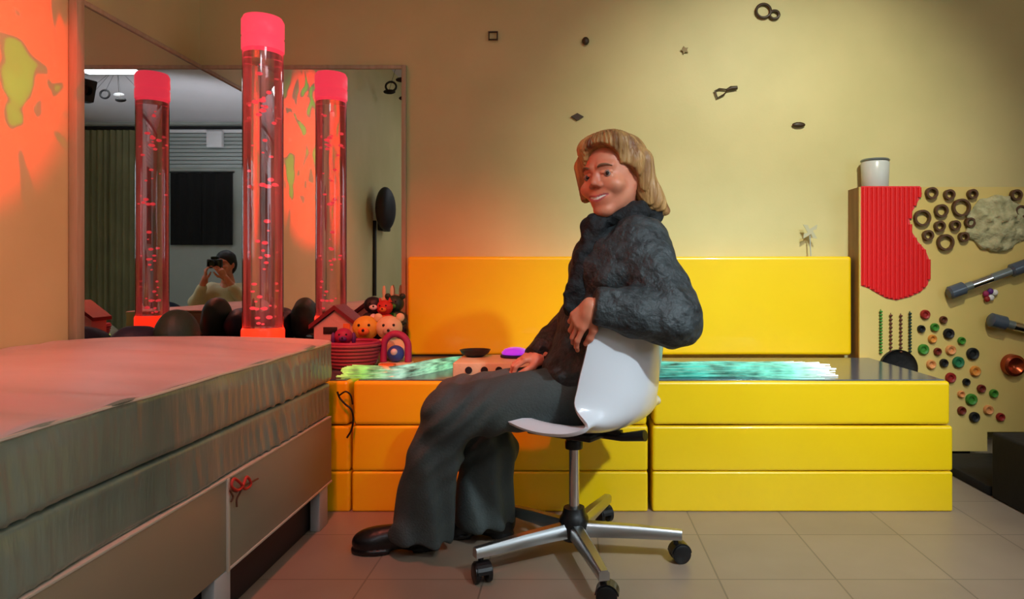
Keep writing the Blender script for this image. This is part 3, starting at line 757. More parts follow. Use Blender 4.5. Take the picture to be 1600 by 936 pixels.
# ------------------------------------------------------------------ what only the mirrors show
def virt2(px, py, Yv): # seen by both mirrors
    p = at(px, py, Yv); return Vector((2*MX-p.x, 2*MY-p.y, p.z))
oc = empty('wall_curtain', (2.56, YF+.05, 0), 'olive floor-length curtain on the front wall, seen in the corner mirrors', 'curtain')
g = MB(); pts = []
for k in range(61):
    x = 2.12+.86*k/60; pts.append((x, YF+.06+.018*math.sin(k*1.1), 0))
for a, b in zip(pts, pts[1:]):
    g.prism([(a[0], a[1], .02), (b[0], b[1], .02), (b[0], b[1], 2.68), (a[0], a[1], 2.68)], (0, .004, 0))
bmesh.ops.remove_doubles(g.bm, verts=g.bm.verts, dist=1e-5)
g.build('fabric', M['olive'], oc)
MB().tube([(2.1, YF+.06, 2.688), (2.99, YF+.06, 2.688)], .01, 10).build('rod', M['blackpl'], oc)
dc = empty('black_wall_hanging', (1.33, YF+.03, 1.25), 'square black cloth hanging on the front wall, seen in the corner mirrors', 'wall hanging')
g = MB(); n = 40
for k in range(n):
    x = .92+.80*k/n; x2 = .92+.80*(k+1)/n; s1 = .012*math.sin(k*.8); s2 = .012*math.sin((k+1)*.8)
    g.prism([(x, YF+.035+s1, 1.20), (x2, YF+.035+s2, 1.20), (x2, YF+.035+s2, 2.13), (x, YF+.035+s1, 2.13)], (0, .004, 0))
bmesh.ops.remove_doubles(g.bm, verts=g.bm.verts, dist=1e-5)
g.build('cloth', M['darkcurtain'], dc)
MB().tube([(.90, YF+.035, 2.14), (1.74, YF+.035, 2.14)], .01, 10).build('rod', M['blackpl'], dc)
bl = empty('window_blind', (1.3, YF+.03, 2.2), 'pale grey slatted blind above the black wall hanging', 'blind')
g = MB()
for k in range(9): g.box((.78, YF+.012, 2.2+k*.05), (1.86, YF+.03, 2.242+k*.05), .004)
g.build('slats', M['blind'], bl)
MB().box((.76, YF+.002, 2.65), (1.88, YF+.05, 2.692), .004).build('head_rail', M['white'], bl)
ac = MB().box((1.02, YF+.052, 2.45), (1.22, YF+.12, 2.66), .01); tag(ac.build('air_vent_box', M['white'], base=True), 'small white air vent box near the ceiling of the front wall', 'air vent')
# black swivel lamp on the left wall
wl = empty('wall_lamp', (XL+.04, .35, 1.35), 'black round-headed wall lamp with hanging cable, seen in the back mirror', 'wall lamp')
MB().box((XL+.002, .10, 1.22), (XL+.07, .30, 1.42), .012).build('bracket_box', M['black'], wl)
MB().ball((XL+.12, .46, 1.40), (.08, .16, .19), 24, 16).build('lamp_head', M['black'], wl)
MB().tube([(XL+.06, .28, 1.34), (XL+.10, .36, 1.36)], .018, 12).build('joint', M['black'], wl)
MB().tube([(XL+.012, .42, 1.30), (XL+.012, .42, 1.0), (XL+.014, .43, .64)], .018, 10).build('cable_cover', M['blackpl'], wl)
# hanging mobiles
def mobile(label, c, spec):
    t = empty('hanging_mobile', c, label, 'mobile', 'dark mobiles hung from the ceiling')
    g = MB(); g.lathe([(0, -.012), (.03, -.012), (.035, 0), (0, 0)], Vector(c), 20); g.build('ceiling_hook', M['blackpl'], t)
    for k, (dx, dy, dz, kind) in enumerate(spec):
        p = Vector(c)+Vector((dx, dy, dz))
        g = MB(); g.tube([Vector(c)+Vector((dx*.2, dy*.2, -.01)), p+Vector((0, 0, .02))], .0015, 5); g.build('thread', M['blackpl'], t)
        g = MB()
        if kind == 'r': g.tube(lp(p, .045, .04), .009, 8, closed=True)
        else: g.ball(p, (.055, .02, .022), 16, 8)
        g.build('pendant', M['black'] if kind != 'w' else M['white'], t)
mobile('black mobile of ovals and rings in front of the right side mirror view', (.95, -.25, H), [(-.25, 0, -.24, 'o'), (-.1, .1, -.3, 'o'), (.12, 0, -.22, 'r'), (.25, .05, -.3, 'o'), (.05, -.1, -.2, 'w'), (.35, 0, -.26, 'o')])
mobile('black ring mobile hanging above the bed', (-1.45, .55, H), [(-.12, 0, -.36, 'r'), (0, .1, -.33, 'o'), (.1, -.12, -.38, 'r'), (-.2, -.25, -.34, 'o'), (-.1, -.4, -.36, 'o')])
# ceiling lights
lm = mat('lamp_diffuser', (250, 250, 255), .4, emit=(236, 240, 255), estr=5.0)
def panel(x, y, label):
    t = empty('ceiling_light', (x, y, H-.05), label, 'ceiling light', 'square ceiling lights')
    g = MB(); 
    for a, c in (((x-.31, y-.31, H-.05), (x+.31, y-.28, H)), ((x-.31, y+.28, H-.05), (x+.31, y+.31, H)), ((x-.31, y-.28, H-.05), (x-.28, y+.28, H)), ((x+.28, y-.28, H-.05), (x+.31, y+.28, H))): g.box(a, c, .003)
    g.build('frame', M['white'], t); MB().box((x-.28, y-.28, H-.035), (x+.28, y+.28, H-.02)).build('diffuser', lm, t)
panel(.9, .1, 'square ceiling light behind the camera, nearer the right window')
panel(-.35, -1.0, 'square ceiling light behind the camera, nearer the bed')
# beanbags in the front of the room
def bag(label, c, r, m, sd):
    c = Vector(c)
    def f(P):
        d = smin(ell(c+Vector((0, 0, r*.42)), (r, r*.95, r*.45))(P), ell(c+Vector((.05*r, .2*r, r*.8)), (r*.55, r*.5, r*.45))(P), r*.35)
        d = d+.012*vnoise(P, 22, sd)
        return np.maximum(d, c.z-P[:, 2]+.001)
    o = sdf_obj('bean_bag', f, c-Vector((r*1.2, r*1.2, .01)), c+Vector((r*1.2, r*1.2, r*1.5)), .025, M[m]); origin_to_base(o)
    tag(o, label, 'bean bag', 'bean bags in the front of the room')
bag('tan bean bag by the right of the room, seen in the corner mirrors', (1.75, -.75, 0), .42, 'p_tan', 1)
bag('black bean bag beside the tan one, seen in the mirrors', (1.25, -1.65, 0), .40, 'p_navy', 2)
bag('dark green bean bag near the photographer, seen in the mirrors', (.78, -.62, 0), .33, 'p_green', 3)
bag('cream bean bag behind the photographer', (-.35, -1.35, 0), .42, 'p_cream', 4)
# ------------------------------------------------------------------ swivel chair
cx, cy = 0.0, 2.06
Fd = Vector((-math.cos(R(32)), math.sin(R(32)), 0)); Ld = Vector((-math.sin(R(32)), -math.cos(R(32)), 0))
ch = empty('swivel_chair', (cx, cy, 0), 'white plastic shell swivel chair with star base on casters, the woman sits in it', 'chair')
prof = [(.225, .452), (.215, .457), (.18, .452), (.10, .432), (.02, .412), (-.06, .402), (-.13, .404), (-.185, .42), (-.222, .452), (-.242, .50), (-.252, .56), (-.262, .62), (-.273, .69), (-.282, .738)]
def pinterp(v):
    x = v*(len(prof)-1); i = min(int(x), len(prof)-2); t = x-i
    p0 = prof[max(i-1, 0)]; p1 = prof[i]; p2 = prof[i+1]; p3 = prof[min(i+2, len(prof)-1)]
    return [.5*((2*p1[d])+(-p0[d]+p2[d])*t+(2*p0[d]-5*p1[d]+4*p2[d]-p3[d])*t*t+(-p0[d]+3*p1[d]-3*p2[d]+p3[d])*t**3) for d in (0, 1)]
nu, nv = 40, 60
vs = []; fs = []
for j in range(nv+1):
    v = j/nv; s, z = pinterp(v)
    back = min(max((v-.50)/.22, 0), 1); back = back*back*(3-2*back)
    wd = .205+.02*math.sin(math.pi*min(v/.75, 1))-.025*back*max(0, (v-.7)/.3)
    for i in range(nu+1):
        u = -1+2*i/nu
        # corners rounded: narrow the rows at the lip and the top
        wr = wd
        if v < .09: wr = wd*(.80+.20*math.sqrt(max(0, 1-((.09-v)/.09)**2)))
        if v > .90: wr = wd*(.80+.20*math.sqrt(max(0, 1-((v-.90)/.10)**2)))
        bk2 = min(max((v-.28)/.36, 0), 1); bk2 = bk2*bk2*(3-2*bk2)
        lift = ((1-back)*.034*(min(abs(u), .86)/.86)**2.5*(1-.55*max(0, 1-v/.4))-(1-bk2)*.026*max(0, (abs(u)-.86)/.14)**1.3*min(1, .45+v*1.2))
        fwd = back*(.115*abs(u)**2.2)*(1-.15*(v-.7))
        zz = z+lift
        if v > .8: zz -= .03*((v-.8)/.2)*abs(u)**4
        p = Vector((cx, cy, 0))+Fd*(s+fwd)+Ld*(u*wr)+Vector((0, 0, zz))
        vs.append(p)
for j in range(nv):
    for i in range(nu):
        a = j*(nu+1)+i; fs.append((a, a+1, a+nu+2, a+nu+1))
me = bpy.data.meshes.new('seat_shell'); me.from_pydata(vs, [], fs); me.update()
sh = link('seat_shell', me, M['white'], ch)
sm = sh.modifiers.new('s', 'SOLIDIFY'); sm.thickness = .011; sm.offset = 0
bv = sh.modifiers.new('b', 'BEVEL'); bv.width = .004; bv.segments = 2; bv.limit_method = 'ANGLE'; bv.angle_limit = R(60)
g = MB()
rot = Matrix.Rotation(math.atan2(Fd.y, Fd.x), 3, 'Z')
g.box((cx-.11, cy-.09, .372), (cx+.11, cy+.09, .392), .006, rot=rot); g.box((cx-.16, cy-.012, .385), (cx+.16, cy+.012, .397), .003, rot=rot)
g.box((cx-.012, cy-.13, .385), (cx+.012, cy+.13, .397), .003, rot=rot)
g.build('seat_mount', M['blackpl'], ch)
MB().tube([Vector((cx, cy, .378))-Fd*.05-Ld*0+Vector((0, 0, .0)), Vector((cx, cy, .378))-Fd*.16, Vector((cx, cy, .372))-Fd*.235+Vector((0, 0, .02))], [.012, .012, .016], 10).build('tilt_lever', M['blackpl'], ch)
MB().tube([(cx, cy, .13), (cx, cy, .372)], .0155, 24).build('gas_column', M['chrome'], ch)
MB().lathe([(.017, .325), (.026, .325), (.027, .33), (.027, .345), (.024, .352), (.017, .352)], (cx, cy, 0), 28).build('column_collar', M['rubber'], ch)
MB().lathe([(0, .055), (.034, .055), (.040, .062), (.044, .10), (.043, .12), (.036, .13), (.031, .150), (.017, .152), (0, .152)], (cx, cy, 0), 32).build('hub', M['rubber'], ch)
RB = .30
for k, deg in enumerate((-6, -76, -149, 139, 69)):
    a = R(deg); d = Vector((math.cos(a), math.sin(a), 0)); c = Vector((cx, cy, 0)); q = Vector((-d.y, d.x, 0))
    g = MB()
    # tapering steel leg
    A = c+d*.035+Vector((0, 0, .088)); B = c+d*(RB+.018)+Vector((0, 0, .080))
    rings = []
    for P, hw, hh in ((A, .021, .020), (c+d*.17+Vector((0, 0, .086)), .018, .017), (B, .014, .013)):
        rings.append([g.bm.verts.new(P+q*x*hw+Vector((0, 0, z*hh))) for x, z in ((-1, -1), (1, -1), (1, .5), (.6, 1), (-.6, 1), (-1, .5))])
    for r0, r1 in zip(rings, rings[1:]):
        for i in range(6): g.bm.faces.new((r0[i], r0[(i+1) % 6], r1[(i+1) % 6], r1[i]))
    g.bm.faces.new(rings[0][::-1]); g.bm.faces.new(rings[-1])
    leg = g.build('leg', M['metal'], ch)
    # caster: stem, hood, two wheels
    e = c+d*RB; g = MB(); yaw = (0.3, 1.2, 1.45, .2, .9)[k]
    w = Vector((math.cos(a+yaw), math.sin(a+yaw), 0)); wq = Vector((-w.y, w.x, 0)); cc = e+w*.012
    g.tube([e+Vector((0, 0, .052)), e+Vector((0, 0, .068))], .008, 12)
    for sg in (-1, 1):
        g.tube([cc+wq*sg*.008+Vector((0, 0, .0275)), cc+wq*sg*.0115+Vector((0, 0, .0275)), cc+wq*sg*.023+Vector((0, 0, .0275)), cc+wq*sg*.026+Vector((0, 0, .0275))], [.022, .0272, .0272, .020], 28)
    hood = []
    pts = [cc+w*(.031*math.cos(t))+Vector((0, 0, .0275+.031*math.sin(t))) for t in [R(5+17*i) for i in range(11)]]
    for p0, p1 in zip(pts, pts[1:]):
        nrm = Vector((0, 0, .0275))+cc
        i0 = nrm+(p0-nrm)*.9; i1 = nrm+(p1-nrm)*.9
        g.prism([p0-wq*.019, p1-wq*.019, i1-wq*.019, i0-wq*.019], wq*.038)
    g.tube([cc-wq*.024+Vector((0, 0, .0275)), cc+wq*.024+Vector((0, 0, .0275))], .006, 10)
    g.build('caster', M['rubber'], leg)
# ------------------------------------------------------------------ people
def V3(*a): return np.array(a, float)
def head_frame(c, yaw, roll, pitch=0):
    Rm = Matrix.Rotation(yaw, 3, 'Z') @ Matrix.Rotation(pitch, 3, 'X') @ Matrix.Rotation(roll, 3, 'Y')
    return np.array(c, float), np.array(Rm)
HC, HR = head_frame((.112, 2.035, 1.128), R(-36), R(-6), R(3))
HS = np.array((1.10, 1.06, 1.0))
def tow(p): return HC+HR@(np.array(p, float)*HS)
def head_local(P):
    # symmetric head: x across the face, -y forward, z up
    X = P.copy(); X[:, 0] = np.abs(X[:, 0])
    d = ell((0, .02, .038), (.072, .092, .080))(X)
    d = smin(d, ell((0, -.018, -.028), (.057, .066, .082))(X), .035)
    d = smin(d, rcone((.050, .012, -.034), (.010, -.057, -.095), .021, .0145)(X), .03)
    d = smin(d, ell((0, -.066, -.100), (.022, .018, .017))(X), .02)
    d = smin(d, ell((.038, -.059, -.032), (.026, .023, .021))(X), .022)
    d = smin(d, rcone((.012, -.078, .024), (.040, -.063, .024), .008, .007)(X), .016)
    d = smin(d, rcone((0, -.078, .008), (0, -.096, -.022), .0065, .0095)(X), .012)
    d = smin(d, ell((.0115, -.089, -.029), (.0075, .010, .007))(X), .006)
    d = smin(d, ell((.0, -.074, -.064), (.030, .016, .022))(X), .014)     # muzzle
    d = smax(d, -ell((.031, -.089, .002), (.015, .014, .0095))(X), .012)       # socket
    d = smin(d, rcone((.019, -.0785, .0055), (.041, -.0705, .0042), .0046, .0042)(X), .004)   # upper lid
    d = smin(d, rcone((.019, -.0775, -.0068), (.041, -.0695, -.0055), .004, .0035)(X), .004)
    d = smax(d, -rcone((.014, -.094, -.052), (.030, -.088, -.066), .0015, .001)(X), .006)
    d = smax(d, -rcone((0, -.094, -.0665), (.029, -.080, -.057), .0035, .0022)(X), .003)     # open smile
    d = smin(d, ell((.077, .018, -.012), (.010, .019, .030))(X), .008)
    d = smin(d, rcone((0, .030, -.05), (0, .055, -.19), .050, .056)(X), .03)
    return d
def head_f(P): return head_local(((P-HC)@HR)/HS)
lo = HC-V3(.13, .14, .22); hi = HC+V3(.13, .14, .16)
Vh, Qh = surfnet(head_f, lo, hi, .0026)
# joints
hipL, hipR = V3(.02, 1.98, .505), V3(.06, 2.14, .505)
kneL, kneR = V3(-.355, 1.99, .447), V3(-.36, 2.16, .450)
ankL, ankR = V3(-.470, 2.10, .10), V3(-.285, 2.21, .115)
shL, shR = V3(.195, 1.955, .925), V3(.085, 2.20, .925)
elL, elR = V3(.262, 1.835, .722), V3(.02, 2.29, .70)
wrL, wrR = V3(.060, 1.800, .762), V3(-.120, 2.14, .590)
neck = tow((0, .055, -.19))
body_prims = [ell((.05, 2.06, .53), (.13, .155, .10)), ell((.09, 2.06, .70), (.085, .12, .14)), ell((.12, 2.065, .86), (.095, .145, .12)), rcone(shL*.85+neck*.15, shR*.85+neck*.15, .045, .045),
              rcone(neck, V3(.14, 2.07, .90), .052, .07),
              rcone(hipL, kneL, .068, .050), rcone(kneL, ankL, .048, .034), rcone(hipR, kneR, .068, .050), rcone(kneR, ankR, .048, .034),
              rcone(ankL, ankL+V3(-.05, 0, -.05), .030, .022), rcone(ankR, ankR+V3(-.05, 0, -.05), .030, .022),
              rcone(shL, elL, .042, .034), rcone(elL, wrL, .034, .024), rcone(shR, elR, .042, .034), rcone(elR, wrR, .034, .024)]
Vb, Qb = surfnet(union(body_prims, .04), (-.70, 1.70, -.01), (.40, 2.42, 1.08), .010)
# hands
def hand(W, d, n, curl, spread, thumb_side, h=.0022, scale=1.0, palm_len=.082, arm=None):
    """W wrist, d towards the knuckles, n back of the hand; returns mesh"""
    d = d/np.linalg.norm(d); arm = d if arm is None else arm/np.linalg.norm(arm); n = n-d*(n@d); n = n/np.linalg.norm(n); s = np.cross(d, n)*thumb_side   # s points to the thumb side
    pr = []; q = scale
    lens = [(.040, .024, .020), (.044, .027, .021), (.041, .025, .020), (.032, .019, .018)]
    offs = [.027, .009, -.009, -.026]; kl = [0, .004, 0, -.008]
    fing = []
    for i in range(4):
        K = W+d*(palm_len+kl[i])*q+s*offs[i]*q
        pr.append(rcone(W+s*offs[i]*.55*q-n*.002, K, .0135*q, .0098*q))
        ang = curl[i][0]; p = K; dd = d+s*spread*(1.5-i)*.5; dd /= np.linalg.norm(dd)
        for j, L in enumerate(lens[i]):
            ang = sum(curl[i][:j+1]); v = dd*math.cos(ang)-n*math.sin(ang)
            e = p+v*L*q; r0 = (.0088-.0009*j-.0006*(i == 3))*q
            fing.append((i, rcone(p, e, r0, r0-.0009))); p = e
    T0 = W+d*.020*q+s*.020*q-n*.006; T1 = T0+(d*.6+s*.62-n*.35)*.040*q; T2 = T1+(d*.9+s*.12-n*.35)*.030*q; T3 = T2+(d*.95-s*.1-n*.35)*.022*q
    palm = union(pr+[rcone(W-arm*.05, W, .023, .021), rcone(W+d*.02+s*.01, T0, .016, .015)], .014)
    th_ = union([rcone(T0, T1, .014, .0105), rcone(T1, T2, .0102, .009), rcone(T2, T3, .009, .0075)], .006)
    def f(P):
        dd_ = smin(palm(P), th_(P), .012)
        for i in range(4):
            fi = union([g for k, g in fing if k == i], .004)(P)
            dd_ = smin(dd_, fi, .0035)
        return dd_
    pts = np.array([W-d*.06, W+d*.20*q, W+d*.1+n*.09, W+d*.1-n*.12, W+s*.09, W-s*.06])
    lo, hi = pts.min(0)-.03, pts.max(0)+.03
    return surfnet(f, lo, hi, h)
c4 = [(.25, .35, .3), (.45, .5, .4), (.6, .6, .4), (.7, .6, .4)]
hl = hand(V3(.044, 1.800, .760), V3(-.62, .10, -.72), V3(-.42, -.86, .28), [(.25, .5, .35), (.45, .6, .4), (.6, .65, .4), (.7, .7, .4)], .22, -1, scale=.92, palm_len=.060, arm=wrL-elL)
hr = hand(V3(-.095, 2.135, .592), V3(-.95, -.15, -.10), V3(-.05, -.2, .98), [(.5, .7, .5)]*4, .10, -1, scale=.88, palm_len=.066)
Vs = [Vh, Vb, hl[0], hr[0]]; Qs = []; off = 0
for v, q in zip(Vs, (Qh, Qb, hl[1], hr[1])): Qs.append(q+off); off += len(v)
who = empty('person', (-.1, 2.06, 0), 'smiling blond woman in charcoal jacket and grey trousers seated on the white swivel chair', 'person')
body = link('body', mesh_np('body', np.concatenate(Vs), np.concatenate(Qs)), [M['skin'], M['lip'], M['teeth']], who)
# lips by position on the face
cent = np.array([p.center[:] for p in body.data.polygons])+np.array(who.location)
Lc = ((cent-HC)@HR)/HS
X = np.abs(Lc[:, 0])
mouthz = -.0665+X*.30
isl = (Lc[:, 1] < -.070) & (X < .031) & (np.abs(Lc[:, 2]-mouthz) < .0085*(1-(X/.034)**2)+.001)
ist = (Lc[:, 1] < -.060) & (X < .024) & (np.abs(Lc[:, 2]-mouthz-.0003) < .0038*(1-(X/.028)**2))
for i in np.nonzero(isl)[0]: body.data.polygons[int(i)].material_index = 1
for i in np.nonzero(ist)[0]: body.data.polygons[int(i)].material_index = 2
HRm = Matrix(HR.tolist())
for sg in (-1, 1):
    e = MB(); c = tow((sg*.031, -.0715, .0005)); e.ball(c, .0112, 20, 14); eo = e.build('eye', M['eye'], who)
    look = Vector((-.10, -1, 0)); look = HRm@Vector((.45, -.9, .02)).normalized()
    MB().ball(Vector(c)+look*.0062, .0066, 16, 10).build('iris', M['iris'], eo)
    b = MB(); pts = [Vector(tow((sg*x, y, z))) for x, y, z in ((.014, -.0905, .022), (.024, -.0885, .0265), (.036, -.080, .0265), (.046, -.069, .021))]
    b.tube(wig(pts, 12), [.0016+.0018*math.sin(math.pi*min(1, (i+1)/14)) for i in range(len(wig(pts, 12)))], 8); b.build('eyebrow', M['brow'], who)
# hair: swept bob
def hair_f(P):
    q = ((P-HC)@HR)/HS
    d = ell((0, .026, .042), (.092, .106, .096))(q)
    d = smin(d, ell((.004, -.035, .090), (.072, .052, .038))(q), .03)          # swept fringe, raised
    d = smin(d, ell((0, .085, -.030), (.082, .050, .095))(q), .04)
    d = smin(d, rcone((.083, .015, .03), (.088, .040, -.085), .032, .026)(q), .03)
    d = smin(d, rcone((-.080, -.012, .045), (-.082, -.012, -.045), .024, .013)(q), .03)
    d = smin(d, rcone((.085, .05, -.06), (.105, .075, -.115), .028, .016)(q), .03)   # flicked end
    ang = np.arctan2(q[:, 0], q[:, 1]+.02)
    d = d+.0022*np.sin(ang*44+6*vnoise(q, 14)+q[:, 2]*22)+.004*vnoise(q, 34, 2)
    face = ell((.0, -.110, -.035), (.070, .108, .110))(q)
    face = np.minimum(face, ell((.016, -.10, .036), (.056, .078, .054))(q))
    face = np.minimum(face, ell((.060, -.045, -.030), (.040, .050, .055))(q))
    return smax(d, -face, .006)
sdf_obj('hair', hair_f, HC-V3(.17, .17, .2), HC+V3(.17, .17, .19), .0034, M['hair'], who)
# jacket
kb = .06
def jacket_f(P):
    d = union([ell((.055, 2.055, .56), (.155, .18, .10)), ell((.085, 2.06, .69), (.128, .165, .13)), ell((.130, 2.065, .84), (.135, .185, .135)), rcone(shL*.92+neck*.08+V3(0, 0, .0), shR*.92+neck*.08, .075, .068),
               rcone(neck+V3(0, 0, -.02), V3(.13, 2.07, .88), .074, .11)], .07)(P)
    la = union([rcone(shL, elL+V3(.004, 0, .004), .076, .072), rcone(elL, elL*.35+wrL*.65, .072, .058), rcone(elL*.4+wrL*.6, wrL+V3(-.006, 0, 0), .056, .050)], .03)(P)
    ra = union([rcone(shR, elR, .068, .058), rcone(elR, wrR, .058, .043)], .03)(P)
    d = smin(smin(d, la, .03), ra, .03)
    d = d+.0075*vnoise(P*V3(1, 1, 1.5), 30)+.0045*vnoise(P, 68, 4)+.004*np.sin((P[:, 2]*60+P[:, 0]*45)+4*vnoise(P, 12))*np.clip(vnoise(P, 9, 5)+.4, 0, 1)
    # hollow out for neck opening
    d = smax(d, -rcone(neck+V3(-.012, -.01, .05), neck+V3(0, 0, -.03), .060, .050)(P), .01)
    # sleeve end opening
    wd = (wrL-elL)/np.linalg.norm(wrL-elL); 
    d = smax(d, np.where(np.linalg.norm(P-wrL, axis=1) < .12, (P-(wrL+wd*.010))@wd, -1), .01)
    wd2 = (wrR-elR)/np.linalg.norm(wrR-elR)
    d = smax(d, np.where(np.linalg.norm(P-wrR, axis=1) < .12, (P-(wrR+wd2*.01))@wd2, -1), .01)
    return d
sdf_obj('jacket', jacket_f, (-.24, 1.68, .44), (.42, 2.42, 1.10), .0065, M['jacket'], who)
# ruffled scarf / collar
def scarf_f(P):
    n = neck
    a = tow((-.03, -.055, -.135)); b_ = tow((.062, .0, -.112)); c = tow((.078, .06, -.12)); dn = tow((.0, .11, -.12)); e_ = tow((-.08, .05, -.13))
    f1 = V3(.055, 2.00, .955); f2 = V3(.032, 1.985, .87); f3 = V3(.008, 1.98, .80); f4 = V3(-.010, 1.975, .745)
    d = union([rcone(a, b_, .026, .028), rcone(b_, c, .028, .030), rcone(c, dn, .030, .03), rcone(dn, e_, .03, .026), rcone(e_, a, .026, .026),
               rcone(a, f1, .030, .036), rcone(f1, f2, .036, .034), rcone(f2, f3, .034, .032), rcone(f3, f4, .032, .024)], .02)(P)
    return d+.008*vnoise(P, 48, 1)+.007*vnoise(P, 90, 2)
sdf_obj('scarf', scarf_f, (-.13, 1.86, .68), (.33, 2.24, 1.12), .0045, M['scarf'], who)
# trousers
def trouser_f(P):
    hemL, hemR = V3(-.462, 2.105, .070), V3(-.285, 2.215, .085)
    pel = ell((.045, 2.06, .515), (.14, .165, .098))(P)
    L = union([rcone(hipL, kneL, .088, .074), rcone(kneL, V3(-.405, 2.03, .32), .073, .074), rcone(V3(-.405, 2.03, .32), hemL, .074, .094)], .03)(P)
    Rr = union([rcone(hipR, kneR, .085, .074), rcone(kneR, V3(-.27, 2.19, .28), .074, .088), rcone(V3(-.27, 2.19, .28), hemR, .088, .096)], .03)(P)
    L = smax(L, .042-.16*(P[:, 0]+.455)-P[:, 2], .008); Rr = smax(Rr, .048-P[:, 2], .008)
    L = smax(L, -rcone(hemL-V3(0, 0, .08), hemL+V3(0, 0, .03), .080, .03)(P), .01); Rr = smax(Rr, -rcone(hemR-V3(0, 0, .08), hemR+V3(0, 0, .03), .08, .03)(P), .01)
    d = smin(smin(pel, L, .04), Rr, .018)
    low = np.clip((.5-P[:, 2])/.3, 0, 1)
    fold = np.sin((P[:, 0]*1.0+P[:, 1]*1.2)*55+P[:, 2]*18+3*vnoise(P, 7))
    kn = np.exp(-((P[:, 0]+.33)**2+(P[:, 2]-.42)**2)/.02)
    d = d+.0075*low*fold+.006*vnoise(P*V3(1, 1, .6), 17, 2)+.006*kn*np.sin((P[:, 0]-P[:, 2])*95+3*vnoise(P, 15))
    return d
sdf_obj('trousers', trouser_f, (-.62, 1.83, .0), (.24, 2.38, .66), .0065, M['trousers'], who)
# shoes
def shoe(toe, heel, h, name='shoe', z0=.0015):
    toe = np.array(toe, float); heel = np.array(heel, float); ax_ = (toe-heel); L = np.linalg.norm(ax_); ax_ /= L; sd = np.array((-ax_[1], ax_[0], 0))
    def f(P):
        q = P-heel; x = q@ax_; y = q@sd; z = P[:, 2]-z0
        w = .036+.012*np.clip((x/L-.25)/.4, 0, 1)-.0*x
        QQ = np.stack([x, y, z], 1)
        d = union([ell((L*.80, 0, .030), (L*.21, .046, .036)), ell((L*.5, 0, .036), (L*.30, .038, .042)), ell((L*.17, 0, .045), (L*.19, .036, .052)), rcone((L*.22, 0, .06), (L*.26, 0, .11), .042, .040)], .035)(QQ)
        d = smax(d, .010-z, .004)
        sole = smin(ell((L*.74, 0, .008), (L*.28, .049, .03))(QQ), ell((L*.22, 0, .008), (L*.23, .036, .03))(QQ), .03)
        sole = np.maximum(np.maximum(sole, -z), z-.016)
        arch = np.maximum(np.maximum(np.abs(x-L*.42)-.035, z-.008), -z-.01)
        sole = np.maximum(sole, -arch)
        return np.minimum(d, sole)
    c = (toe+heel)/2
    return sdf_obj(name, f, (min(toe[0], heel[0])-.04, min(toe[1], heel[1])-.08, -.004+z0), (max(toe[0], heel[0])+.04, max(toe[1], heel[1])+.08, .15), .0042, M['shoe'], who)
shoe((-.672, 2.10, 0), (-.418, 2.125, 0), 0)
shoe((-.430, 2.235, 0), (-.195, 2.225, 0), 0)

